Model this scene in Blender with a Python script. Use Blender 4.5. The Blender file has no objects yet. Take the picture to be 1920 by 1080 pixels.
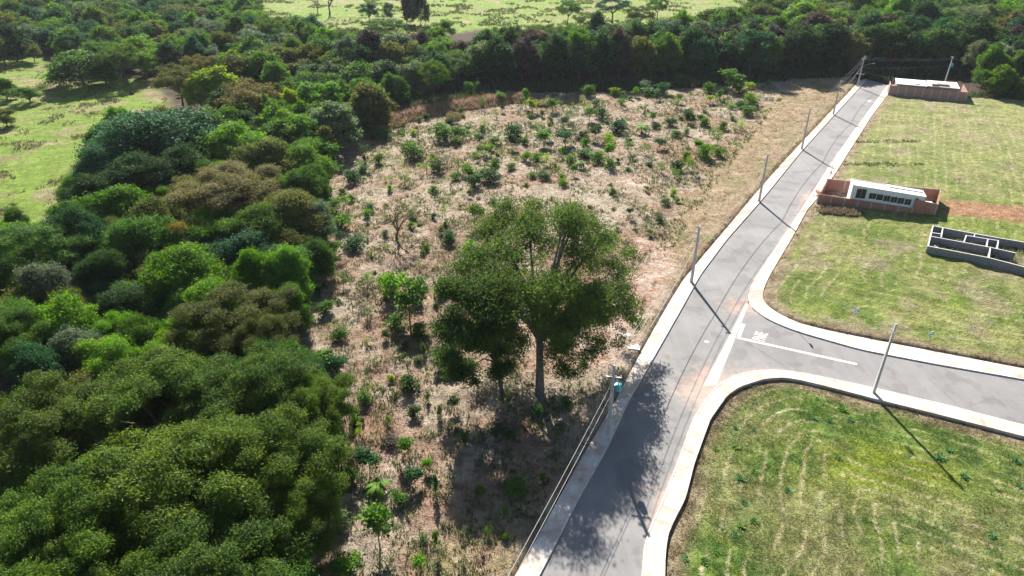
import bpy, math, random
import numpy as np
from mathutils import Vector, Matrix
R = math.radians
SC = bpy.context.scene
COL = SC.collection

# ---------------------------------------------------------------- camera, sky, sun, exposure
CAM_H, PITCH, FPX = 50.0, R(30), 1280.0
cam_d = bpy.data.cameras.new('camera'); cam = bpy.data.objects.new('camera', cam_d); COL.objects.link(cam)
cam.location = (0, 0, CAM_H); cam.rotation_euler = (R(60), 0, 0)
cam_d.sensor_width = 36; cam_d.lens = 36*FPX/1920; cam_d.clip_start = 0.5; cam_d.clip_end = 3000
SC.camera = cam
SUN_EL, SUN_AZ = R(33.5), R(-8.5)          # azimuth clockwise from +Y
w = bpy.data.worlds.new("World"); SC.world = w; w.use_nodes = True
wn = w.node_tree.nodes; wl = w.node_tree.links
sky = wn.new('ShaderNodeTexSky'); sky.sky_type = 'NISHITA'; sky.sun_disc = False
sky.sun_elevation = SUN_EL; sky.sun_rotation = SUN_AZ; sky.air_density = 1.0; sky.dust_density = 0.8
wl.new(sky.outputs[0], wn['Background'].inputs[0]); wn['Background'].inputs[1].default_value = 0.05
sd_ = bpy.data.lights.new('sun', 'SUN'); sd_.energy = 5.0; sd_.angle = R(0.6); sd_.color = (1.0, 0.95, 0.88)
sun = bpy.data.objects.new('sun', sd_); COL.objects.link(sun)
sv = Vector((math.sin(SUN_AZ)*math.cos(SUN_EL), math.cos(SUN_AZ)*math.cos(SUN_EL), math.sin(SUN_EL)))
sun.rotation_euler = sv.to_track_quat('Z', 'Y').to_euler(); sun.location = (-40, 150, 150)
SC.view_settings.view_transform = 'Standard'; SC.view_settings.look = 'None'
SC.view_settings.exposure = 1.42; SC.view_settings.gamma = 1.0

# ---------------------------------------------------------------- helpers
def g(px, py, z=0.0):
    """ground (or height z) point seen at full-size photo pixel px,py"""
    u = (px-960)/FPX; v = (540-py)/FPX
    dz = -math.sin(PITCH)+v*math.cos(PITCH)
    t = (z-CAM_H)/dz
    return (u*t, (math.cos(PITCH)+v*math.sin(PITCH))*t)
def G(px, py, z=0.0):
    x, y = g(px, py, z); return Vector((x, y, z))
def gpts(lst, z=0.0): return [g(a, b, z) for a, b in lst]
def proj(x, y, z=0.0):
    dz = z-CAM_H; zc = y*math.cos(PITCH)-dz*math.sin(PITCH); yc = y*math.sin(PITCH)+dz*math.cos(PITCH)
    return 960+FPX*x/zc, 540-FPX*yc/zc

def tag(o, label=None, cat=None, group=None, kind=None):
    if label: o['label'] = label
    if cat: o['category'] = cat
    if group: o['group'] = group
    if kind: o['kind'] = kind
    return o
def empty(name, loc=(0,0,0), rz=0):
    o = bpy.data.objects.new(name, None); COL.objects.link(o)
    o.location = loc; o.rotation_euler = (0, 0, rz); o.empty_display_size = 0.3
    return o
def link(name, me, mat=None, parent=None, loc=None):
    o = bpy.data.objects.new(name, me); COL.objects.link(o)
    if mat is not None and len(me.materials) == 0: me.materials.append(mat)
    if parent is not None: o.parent = parent
    if loc is not None: o.location = loc
    return o
def npmesh(name, V, F, attrs=None, smooth=False):
    """V (n,3); F (m,k) int array, k=3 or 4"""
    V = np.asarray(V, np.float32); F = np.asarray(F, np.int32)
    me = bpy.data.meshes.new(name); k = F.shape[1]; m = F.shape[0]
    me.vertices.add(len(V)); me.vertices.foreach_set('co', V.ravel())
    me.loops.add(m*k); me.loops.foreach_set('vertex_index', F.ravel())
    me.polygons.add(m); me.polygons.foreach_set('loop_start', np.arange(0, m*k, k, dtype=np.int32))
    me.polygons.foreach_set('loop_total', np.full(m, k, np.int32))
    if smooth: me.polygons.foreach_set('use_smooth', np.ones(m, bool))
    me.update()
    if attrs:
        for an, (typ, dat) in attrs.items():
            a = me.attributes.new(an, typ, 'POINT')
            a.data.foreach_set('color' if typ == 'FLOAT_COLOR' else 'value', np.asarray(dat, np.float32).ravel())
    return me
class MB:
    """collects boxes, prisms and tubes into one mesh"""
    def __init__(s): s.v = []; s.f = []
    def add(s, vs, fs):
        b = len(s.v); s.v += [tuple(p) for p in vs]; s.f += [tuple(b+i for i in f) for f in fs]; return s
    def box(s, c, size, rz=0.0, tilt=None):
        x, y, z = [k/2 for k in size]; M = Matrix.Rotation(rz, 3, 'Z')
        if tilt: M = M @ Matrix.Rotation(tilt, 3, 'X')
        P = [Vector(c)+M @ Vector((a*x, b*y, d*z)) for a in (-1,1) for b in (-1,1) for d in (-1,1)]
        return s.add(P, [(0,1,3,2),(4,6,7,5),(0,4,5,1),(2,3,7,6),(0,2,6,4),(1,5,7,3)])
    def prism(s, poly, z0, z1):
        n = len(poly); z0 = z0 if hasattr(z0, '__len__') else [z0]*n; z1 = z1 if hasattr(z1, '__len__') else [z1]*n
        a = sum(poly[i][0]*poly[(i+1)%n][1]-poly[(i+1)%n][0]*poly[i][1] for i in range(n))
        if a < 0: poly = poly[::-1]; z0 = z0[::-1]; z1 = z1[::-1]
        V = [(p[0], p[1], z0[i]) for i, p in enumerate(poly)]+[(p[0], p[1], z1[i]) for i, p in enumerate(poly)]
        return s.add(V, [tuple(range(n-1,-1,-1)), tuple(range(n, 2*n))]+[(i,(i+1)%n,n+(i+1)%n,n+i) for i in range(n)])
    def wall(s, a, b, th, z0, z1, z1b=None):
        a = Vector(a[:2]); b = Vector(b[:2]); d = (b-a).normalized(); nn = Vector((-d.y, d.x))*th/2
        z1b = z1 if z1b is None else z1b
        return s.prism([a-nn, b-nn, b+nn, a+nn], [z0]*4, [z1, z1b, z1b, z1])
    def tube(s, pts, rad, n=6, cap=True):
        pts = [Vector(p) for p in pts]; rings = []; base = len(s.v)
        for i, p in enumerate(pts):
            t = (pts[min(i+1, len(pts)-1)]-pts[max(i-1, 0)])
            t = t.normalized() if t.length > 1e-6 else Vector((0,0,1))
            a = t.orthogonal().normalized() if i == 0 else (pa-t*pa.dot(t)).normalized()
            pa = a; b = t.cross(a); r = rad[i] if hasattr(rad, '__len__') else rad
            for k in range(n):
                th = 2*math.pi*k/n; s.v.append(tuple(p+(a*math.cos(th)+b*math.sin(th))*r))
        for i in range(len(pts)-1):
            for k in range(n):
                k2 = (k+1) % n; s.f.append((base+i*n+k, base+i*n+k2, base+(i+1)*n+k2, base+(i+1)*n+k))
        if cap:
            s.f.append(tuple(base+k for k in range(n-1,-1,-1))); e = base+(len(pts)-1)*n; s.f.append(tuple(e+k for k in range(n)))
        return s
    def mesh(s, name, smooth=False):
        me = bpy.data.meshes.new(name); me.from_pydata(s.v, [], s.f); me.update()
        if smooth: me.polygons.foreach_set('use_smooth', [True]*len(me.polygons))
        return me
    def build(s, name, mat, parent=None, smooth=False, loc=None):
        return link(name, s.mesh(name, smooth), mat, parent, loc)

# numpy value noise
_tab = np.random.RandomState(7).rand(256, 256)
def vn(x, y, sc, seed=0):
    x = np.asarray(x)*sc+seed*17.31; y = np.asarray(y)*sc+seed*9.77
    xi = np.floor(x).astype(int); yi = np.floor(y).astype(int); fx = x-xi; fy = y-yi
    fx = fx*fx*(3-2*fx); fy = fy*fy*(3-2*fy)
    T = lambda a, b: _tab[a & 255, b & 255]
    return (T(xi,yi)*(1-fx)+T(xi+1,yi)*fx)*(1-fy)+(T(xi,yi+1)*(1-fx)+T(xi+1,yi+1)*fx)*fy
def fbm(x, y, sc, seed=0, o=4):
    s = 0; a = 1; t = 0
    for i in range(o): s = s+a*vn(x, y, sc*2**i, seed+i*3); t += a; a *= .55
    return s/t
def sstep(a, b, x): t = np.clip((x-a)/(b-a), 0, 1); return t*t*(3-2*t)
def sdist(poly, x, y):
    """signed distance, positive inside"""
    x = np.asarray(x, float); y = np.asarray(y, float); d = np.full(x.shape, 1e9); ins = np.zeros(x.shape, bool)
    n = len(poly)
    for i in range(n):
        ax, ay = poly[i]; bx, by = poly[(i+1) % n]; ex = bx-ax; ey = by-ay
        t = np.clip(((x-ax)*ex+(y-ay)*ey)/(ex*ex+ey*ey+1e-9), 0, 1)
        d = np.minimum(d, np.hypot(x-ax-t*ex, y-ay-t*ey))
        if abs(ey) > 1e-9:
            c = ((ay > y) != (by > y)) & (x < (bx-ax)*(y-ay)/ey+ax); ins ^= c
    return np.where(ins, d, -d)

# ---------------------------------------------------------------- materials
def mat_new(name):
    m = bpy.data.materials.new(name); m.use_nodes = True; nt = m.node_tree
    return m, nt, nt.nodes, nt.links, nt.nodes['Principled BSDF']
def noise(nt, sc, det=4, rough=.6, vec=None, dim='3D'):
    n = nt.nodes.new('ShaderNodeTexNoise'); n.inputs['Scale'].default_value = sc
    n.inputs['Detail'].default_value = det; n.inputs['Roughness'].default_value = rough
    if vec is not None: nt.links.new(vec, n.inputs['Vector'])
    return n
def ramp(nt, src, stops):
    r = nt.nodes.new('ShaderNodeValToRGB'); cr = r.color_ramp
    while len(cr.elements) < len(stops): cr.elements.new(.5)
    for e, (p, c) in zip(cr.elements, stops): e.position = p; e.color = (*c, 1) if len(c) == 3 else c
    nt.links.new(src, r.inputs[0]); return r
def mix(nt, a, b, f, mode='MIX'):
    n = nt.nodes.new('ShaderNodeMix'); n.data_type = 'RGBA'; n.blend_type = mode
    for s, v in ((n.inputs[6], a), (n.inputs[7], b), (n.inputs[0], f)):
        if hasattr(v, 'is_linked') or hasattr(v, 'links'): nt.links.new(v, s)
        elif isinstance(v, (int, float)): s.default_value = v
        else: s.default_value = (*v, 1)
    return n.outputs[2]
def bump(nt, h, dist, strength=1.0):
    b = nt.nodes.new('ShaderNodeBump'); b.inputs['Distance'].default_value = dist; b.inputs['Strength'].default_value = strength
    nt.links.new(h, b.inputs['Height']); return b.outputs[0]
def gpos(nt): return nt.nodes.new('ShaderNodeNewGeometry').outputs['Position']
def objco(nt): return nt.nodes.new('ShaderNodeTexCoord').outputs['Object']

def m_simple(name, col, var=.25, sc=3.0, rough=.85, bd=.01, metal=0, spec=.3, world=True, col2=None):
    m, nt, N, L, p = mat_new(name); v = gpos(nt) if world else objco(nt)
    n = noise(nt, sc, 6, .65, v)
    c2 = col2 or tuple(c*(1-var) for c in col); c1 = tuple(min(1, c*(1+var*.5)) for c in col)
    r = ramp(nt, n.outputs[0], [(.3, c2), (.7, c1)]); L.new(r.outputs[0], p.inputs['Base Color'])
    p.inputs['Roughness'].default_value = rough; p.inputs['Metallic'].default_value = metal
    p.inputs['Specular IOR Level'].default_value = spec
    if bd: L.new(bump(nt, noise(nt, sc*6, 4, .6, v).outputs[0], bd), p.inputs['Normal'])
    return m

def m_ground():
    m, nt, N, L, p = mat_new('ground_cover'); pos = gpos(nt)
    at = N.new('ShaderNodeAttribute'); at.attribute_name = 'alb'
    n1 = noise(nt, 1.3, 8, .7, pos); n2 = noise(nt, 5.5, 6, .7, pos); n3 = noise(nt, .35, 5, .6, pos)
    r1 = ramp(nt, n1.outputs[0], [(.3, (.55,.55,.55)), (.5, (.98,.98,.98)), (.72, (1.32,1.3,1.26))])
    r2 = ramp(nt, n2.outputs[0], [(.3, (.62,.64,.62)), (.52, (1,1,1)), (.75, (1.3,1.26,1.18))])
    r3 = ramp(nt, n3.outputs[0], [(.35, (.86,.84,.82)), (.65, (1.1,1.12,1.1))])
    c = mix(nt, at.outputs[0], r1.outputs[0], 1.0, 'MULTIPLY'); c = mix(nt, c, r2.outputs[0], 1.0, 'MULTIPLY'); c = mix(nt, c, r3.outputs[0], 1.0, 'MULTIPLY')
    L.new(c, p.inputs['Base Color']); p.inputs['Roughness'].default_value = .95; p.inputs['Specular IOR Level'].default_value = .1
    ad = N.new('ShaderNodeMath'); ad.operation = 'MULTIPLY_ADD'; ad.inputs[1].default_value = 1.6
    L.new(n1.outputs[0], ad.inputs[0]); L.new(n2.outputs[0], ad.inputs[2])
    at2 = N.new('ShaderNodeAttribute'); at2.attribute_name = 'rough'
    mu = N.new('ShaderNodeMath'); mu.operation = 'MULTIPLY'; L.new(ad.outputs[0], mu.inputs[0]); L.new(at2.outputs['Fac'], mu.inputs[1])
    L.new(bump(nt, mu.outputs[0], .35, 1.0), p.inputs['Normal'])
    return m
def m_blades():
    m, nt, N, L, p = mat_new('grass_blades')
    at = N.new('ShaderNodeAttribute'); at.attribute_name = 'alb'
    L.new(at.outputs[0], p.inputs['Base Color']); p.inputs['Roughness'].default_value = .8; p.inputs['Specular IOR Level'].default_value = .15
    tr = N.new('ShaderNodeBsdfTranslucent'); L.new(at.outputs[0], tr.inputs[0])
    mx = N.new('ShaderNodeMixShader'); mx.inputs[0].default_value = .35
    L.new(p.outputs[0], mx.inputs[1]); L.new(tr.outputs[0], mx.inputs[2]); L.new(mx.outputs[0], N['Material Output'].inputs[0])
    return m
def m_leaf():
    m, nt, N, L, p = mat_new('leaf')
    oi = N.new('ShaderNodeObjectInfo'); at = N.new('ShaderNodeAttribute'); at.attribute_name = 'tint'
    r = ramp(nt, at.outputs['Fac'], [(0, (.42,.5,.45)), (.45, (.95,1,.95)), (.8, (1.25,1.22,1.0)), (1, (1.6,1.5,1.15))])
    c = mix(nt, oi.outputs['Color'], r.outputs[0], 1.0, 'MULTIPLY')
    wp = gpos(nt); c = mix(nt, c, ramp(nt, noise(nt, .55, 4, .65, wp).outputs[0], [(.32, (.62,.70,.72)), (.5, (1,1,1)), (.68, (1.38,1.26,1.0))]).outputs[0], 1.0, 'MULTIPLY')
    L.new(c, p.inputs['Base Color']); p.inputs['Roughness'].default_value = .68; p.inputs['Specular IOR Level'].default_value = .13
    hs = N.new('ShaderNodeHueSaturation'); hs.inputs['Hue'].default_value = .492; hs.inputs['Saturation'].default_value = 1.12; hs.inputs['Value'].default_value = 1.35
    L.new(c, hs.inputs['Color'])
    tr = N.new('ShaderNodeBsdfTranslucent'); L.new(hs.outputs[0], tr.inputs[0])
    mx = N.new('ShaderNodeMixShader'); mx.inputs[0].default_value = .38
    L.new(p.outputs[0], mx.inputs[1]); L.new(tr.outputs[0], mx.inputs[2]); L.new(mx.outputs[0], N['Material Output'].inputs[0])
    return m
def m_asphalt():
    m, nt, N, L, p = mat_new('asphalt'); pos = gpos(nt)
    at = N.new('ShaderNodeAttribute'); at.attribute_name = 'dust'
    big = noise(nt, .12, 5, .6, pos); fine = noise(nt, 9, 5, .7, pos); mid = noise(nt, 1.1, 6, .65, pos)
    mp = N.new('ShaderNodeMapping'); mp.inputs['Rotation'].default_value = (0, 0, R(29)); mp.inputs['Scale'].default_value = (1.1, .06, 1)
    L.new(pos, mp.inputs[0]); streak = noise(nt, 1.0, 4, .6, mp.outputs[0])
    c = ramp(nt, big.outputs[0], [(.3, (.198,.190,.184)), (.7, (.262,.254,.247))]).outputs[0]
    c = mix(nt, c, ramp(nt, streak.outputs[0], [(.3, (.92,.92,.92)), (.7, (1.05,1.05,1.05))]).outputs[0], 1.0, 'MULTIPLY')
    c = mix(nt, c, ramp(nt, fine.outputs[0], [(.3, (.84,.84,.84)), (.7, (1.12,1.12,1.12))]).outputs[0], 1.0, 'MULTIPLY')
    ad = N.new('ShaderNodeMath'); ad.operation = 'ADD'; L.new(at.outputs['Fac'], ad.inputs[0]); L.new(mid.outputs[0], ad.inputs[1])
    f = ramp(nt, ad.outputs[0], [(.55, (0,0,0)), (1.0, (.9,.9,.9))]).outputs[0]
    c = mix(nt, c, (.50,.34,.27), f); L.new(c, p.inputs['Base Color'])
    vo = N.new('ShaderNodeTexVoronoi'); vo.feature = 'DISTANCE_TO_EDGE'; vo.inputs['Scale'].default_value = .16
    L.new(mix(nt, pos, mid.outputs[1], .12), vo.inputs['Vector'])
    cr = ramp(nt, vo.outputs['Distance'], [(0, (.80,.80,.80)), (.006, (.9,.9,.9)), (.012, (1,1,1))]); gate = ramp(nt, noise(nt, .09, 2, .5, pos).outputs[0], [(.5, (0,0,0)), (.62, (.8,.8,.8))])
    c = mix(nt, c, cr.outputs[0], gate.outputs[0], 'MULTIPLY'); pt = noise(nt, .3, 3, .5, pos); c = mix(nt, c, ramp(nt, pt.outputs[0], [(.40,(.86,.85,.85)),(.44,(1,1,1)),(.62,(1,1,1)),(.64,(1.07,1.06,1.04))]).outputs[0], 1.0, 'MULTIPLY'); L.new(c, p.inputs['Base Color'])
    p.inputs['Roughness'].default_value = .85; p.inputs['Specular IOR Level'].default_value = .22
    L.new(bump(nt, fine.outputs[0], .006), p.inputs['Normal'])
    return m
def m_concrete():
    m, nt, N, L, p = mat_new('sidewalk_concrete'); pos = gpos(nt)
    a = noise(nt, .5, 6, .65, pos); b = noise(nt, 3.5, 7, .7, pos)
    c = ramp(nt, b.outputs[0], [(.28, (.38,.33,.28)), (.40, (.64,.61,.57)), (.7, (.78,.77,.74))]).outputs[0]
    d = ramp(nt, a.outputs[0], [(.36, (.96,.95,.93)), (.50, (.82,.73,.65)), (.66, (.66,.53,.44))]).outputs[0]
    c = mix(nt, c, d, 1.0, 'MULTIPLY')
    at = N.new('ShaderNodeAttribute'); at.attribute_name = 'joint'
    c = mix(nt, c, (.30,.24,.20), at.outputs['Fac'])
    L.new(c, p.inputs['Base Color']); p.inputs['Roughness'].default_value = .9; p.inputs['Specular IOR Level'].default_value = .2
    L.new(bump(nt, b.outputs[0], .02), p.inputs['Normal']); return m
def m_brick(name='brick', c1=(.46,.17,.09), c2=(.34,.12,.07), mortar=(.42,.36,.31), grime=True):
    m, nt, N, L, p = mat_new(name); N_ = N
    tc = objco(nt); mp = N.new('ShaderNodeMapping'); mp.inputs['Rotation'].default_value = (R(90), 0, 0); L.new(tc, mp.inputs[0])
    br = N.new('ShaderNodeTexBrick'); br.inputs['Scale'].default_value = 1.0
    br.inputs['Brick Width'].default_value = .40; br.inputs['Row Height'].default_value = .20; br.inputs['Mortar Size'].default_value = .018
    br.inputs['Color1'].default_value = (*c1, 1); br.inputs['Color2'].default_value = (*c2, 1); br.inputs['Mortar'].default_value = (*mortar, 1)
    L.new(mp.outputs[0], br.inputs['Vector'])
    n = noise(nt, .9, 6, .65, gpos(nt))
    c = mix(nt, br.outputs[0], (.36,.30,.27), ramp(nt, n.outputs[0], [(.48, (0,0,0)), (.72, (.75,.75,.75))]).outputs[0])
    n2 = noise(nt, 6, 4, .6, gpos(nt)); c = mix(nt, c, ramp(nt, n2.outputs[0], [(.3,(.75,.75,.75)),(.7,(1.2,1.2,1.2))]).outputs[0], 1.0, 'MULTIPLY')
    L.new(c, p.inputs['Base Color']); p.inputs['Roughness'].default_value = .92; p.inputs['Specular IOR Level'].default_value = .1
    L.new(bump(nt, br.outputs[1], -.01), p.inputs['Normal'])
    return m
M = {}
M['ground'] = m_ground(); M['blades'] = m_blades(); M['leaf'] = m_leaf(); M['asphalt'] = m_asphalt(); M['walk'] = m_concrete()
M['kerb'] = m_simple('kerb_concrete', (.60,.56,.52), .35, 2.5, .9, .01)
M['paint'] = m_simple('road_paint', (.80,.79,.76), .14, 3.0, .7, .002)
M['paint2'] = m_simple('road_paint_warm', (.74,.71,.60), .18, 3.0, .7, .002)
M['brick'] = m_brick(); M['brick2'] = m_brick('brick_pale', (.42,.22,.16), (.36,.18,.13), (.44,.40,.37))
M['column'] = m_simple('column_concrete', (.44,.40,.38), .3, 3, .9, .01)
M['plaster'] = m_simple('white_plaster', (.70,.74,.77), .14, 1.2, .85, .004)
M['roofwhite'] = m_simple('white_roof', (.80,.80,.79), .10, .8, .8, .004)
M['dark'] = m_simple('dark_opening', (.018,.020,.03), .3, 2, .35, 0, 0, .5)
M['block'] = m_brick('grey_block', (.25,.255,.27), (.19,.195,.21), (.34,.34,.35))
M['capc'] = m_simple('wall_cap_concrete', (.62,.60,.58), .2, 2.5, .9, .01)
M['bark'] = m_simple('bark', (.16,.125,.10), .45, 4, .95, .03, world=False)
M['barkpale'] = m_simple('bark_pale', (.19,.15,.125), .4, 3, .95, .03, world=False)
M['twig'] = m_simple('grey_twig', (.22,.19,.17), .3, 5, .95, 0, world=False)
M['pole'] = m_simple('pole_concrete', (.48,.48,.50), .2, 1.5, .85, .004)
M['steel'] = m_simple('galvanised_steel', (.50,.52,.54), .15, 8, .45, 0, .6, .5)
M['wire'] = m_simple('cable', (.30,.30,.31), .1, 4, .5, 0, .2, .4)
M['teal'] = m_simple('teal_enamel', (.05,.42,.45), .15, 4, .35, 0, 0, .5)
M['bluegrey'] = m_simple('blue_grey_polymer', (.25,.42,.55), .15, 4, .45, 0, 0, .5)
M['porc'] = m_simple('porcelain', (.55,.50,.46), .1, 4, .3, 0, 0, .5)
M['signback'] = m_simple('sign_back', (.42,.43,.44), .12, 5, .5, 0, .5, .5)
M['signred'] = m_simple('sign_red', (.55,.03,.03), .1, 5, .45, 0, 0, .4)
M['rubble'] = m_simple('rubble', (.62,.56,.50), .3, 4, .95, .03)
M['redsoil'] = m_simple('red_soil', (.40,.15,.08), .35, 3, .95, .05)
M['termite'] = m_simple('termite_mound_earth', (.14,.06,.035), .3, 4, .95, .03)

# ---------------------------------------------------------------- layout of the ground (photo pixels turned into metres)
Lk = gpts([(880,1320),(960,1175),(1013,1080),(1087,933),(1140,840),(1180,750),(1200,718),(1280,577),(1313,517),(1363,450),(1423,382),(1447,353),(1503,284),(1563,218),(1611,166),(1626,148)])
Lo = gpts([(812,1320),(905,1175),(968,1080),(1040,950),(1100,843),(1150,760),(1180,703),(1211,645),(1252,573),(1280,527),(1313,487),(1367,423),(1418,362),(1470,303),(1532,237),(1595,170),(1611,152)])
Rk = gpts([(1195,1320),(1199,1175),(1203,1080),(1207,1027),(1217,993),(1240,945),(1273,860),(1298,790),(1322,752)])
RkU = gpts([(1403,567),(1403,547),(1420,517),(1477,430),(1520,367),(1557,307),(1607,237),(1647,183),(1664,160)])
RoU = gpts([(1430,567),(1430,547),(1440,523),(1487,443),(1513,395),(1538,366),(1570,320),(1597,277),(1633,220),(1663,180),(1680,160)])
SkU = gpts([(1403,567),(1413,582),(1440,601),(1480,618),(1513,628.5),(1613,657),(1747,683),(1913,712),(2300,785),(3000,905)])
SoU = gpts([(1430,567),(1440,577),(1462,591),(1493,606),(1540,618.5),(1580,627),(1680,647),(1800,670),(1920,693),(2300,760),(3000,875)])
SkL = gpts([(1322,752),(1347,722),(1372,708),(1397,700),(1425,696),(1453,695),(1480,697),(1513,702),(1580,716),(1640,729),(1780,762),(1920,799),(2300,880),(3000,1010)])
Lof = gpts([(1231,1320),(1240,1175),(1247,1080),(1247,1050),(1252,1005),(1265,975),(1285,937),(1302,870),(1332,787),(1363,743),(1388,726),(1413,718),(1432,712),(1467,709),(1495,713),(1530,721),(1647,751),(1780,784),(1920,820),(2300,905),(3000,1045)])
LkR = Rk[:-1]+SkL
def resample(pl, n):
    P = np.array(pl, float); d = np.r_[0, np.cumsum(np.hypot(*np.diff(P, axis=0).T))]
    t = np.linspace(0, d[-1], n); return np.c_[np.interp(t, d, P[:,0]), np.interp(t, d, P[:,1])]
def smooth_pl(pl, n, it=6):
    P = resample(pl, n)
    for _ in range(it): Q = P.copy(); Q[1:-1] = .25*P[:-2]+.5*P[1:-1]+.25*P[2:]; P = Q
    return P
polyLeft = [tuple(p) for p in Lo]+[g(1600,120), (-900,900), (-900,-300), (-60,-300)]
polyUp = [tuple(p) for p in SoU[::-1]]+[tuple(p) for p in RoU[1:]]+[g(1815,184), g(1920,188), g(2500,196), (420, 60)]
polyLow = [tuple(p) for p in Lof]+[(300, -60), (30, -60)]
corridor = [tuple(p) for p in Lo]+[tuple(p) for p in RoU[::-1]]+[tuple(p) for p in SoU]+[(x, y) for x, y in Lof[::-1]]
plant = gpts([(640,262),(700,235),(980,185),(1180,175),(1430,150),(1470,160),(1420,215),(1350,300),(1270,400),(1215,480),(1160,600),(1130,680),(1090,800),(1000,960),(930,1080),(600,1080),(560,960),(640,900),(640,800),(600,700),(560,620),(590,520),(612,400),(622,330)])
soilA = gpts([(620,262),(700,225),(980,175),(1180,172),(1440,155),(1620,140),(1400,420),(1300,560),(1180,760),(1000,1060),(900,1320),(500,1320),(470,1040),(560,960),(640,900),(640,800),(560,700),(520,640),(560,520),(585,400),(600,330)])
strawA = gpts([(1480,150),(1618,148),(1560,215),(1440,345),(1290,515),(1215,620),(1190,560),(1250,430),(1340,305),(1430,212)])
strawB = gpts([(850,940),(930,960),(1040,950),(960,1110),(800,1110)])
pinkP = [gpts(p) for p in ([(1190,452),(1262,450),(1262,520),(1215,600),(1160,690),(1090,700),(1020,690),(1020,640),(1120,610),(1170,540)],
         [(1160,338),(1215,335),(1215,352),(1175,352)], [(1765,376),(1840,384),(2100,408),(2100,440),(1850,414),(1770,408)],
         [(940,640),(985,570),(1010,640),(990,700)], [(1540,335),(1600,340),(1600,380),(1535,375)], [(660,850),(760,850),(820,880),(700,900)])]
pastL = gpts([(-300,250),(-200,120),(0,112),(60,100),(150,140),(240,140),(300,165),(330,215),(250,290),(200,380),(180,460),(100,500),(-60,500),(-400,600)])
pastT = gpts([(380,60),(480,28),(640,75),(820,66),(900,58),(1250,58),(1400,36),(1480,-30),(1500,-60),(200,-60)])
bermP = gpts([(690,242),(720,222),(800,196),(975,180),(1000,192),(860,210),(760,232),(700,250)])
BR = np.array
def lerp3(a, b, f): return a*(1-f[...,None])+b*f[...,None]
def row_mask(x, y, dU, dL):
    """light straw windrows left by the mower, following the lot edges"""
    wv = (fbm(x, y, .12, 31, 3)-.5)*1.6
    far = sstep(100, 112, y)
    pu = np.where(y > 106, (x-.52*y)/2.0+wv*.5, dU/2.1+wv*.8); pl = dL/1.7+wv*.9
    def peak(p): f = np.abs((p % 1)-.5)*2; return sstep(.80, .96, f+(fbm(x, y, 2.2, 91, 2)-.5)*.25)
    brk = sstep(.36, .52, fbm(x, y, .3, 41, 3))
    return np.where(dU > 0, peak(pu), np.where(dL > 0, peak(pl), 0))*brk*sstep(.8, 2.0, np.maximum(dU, dL))
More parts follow.
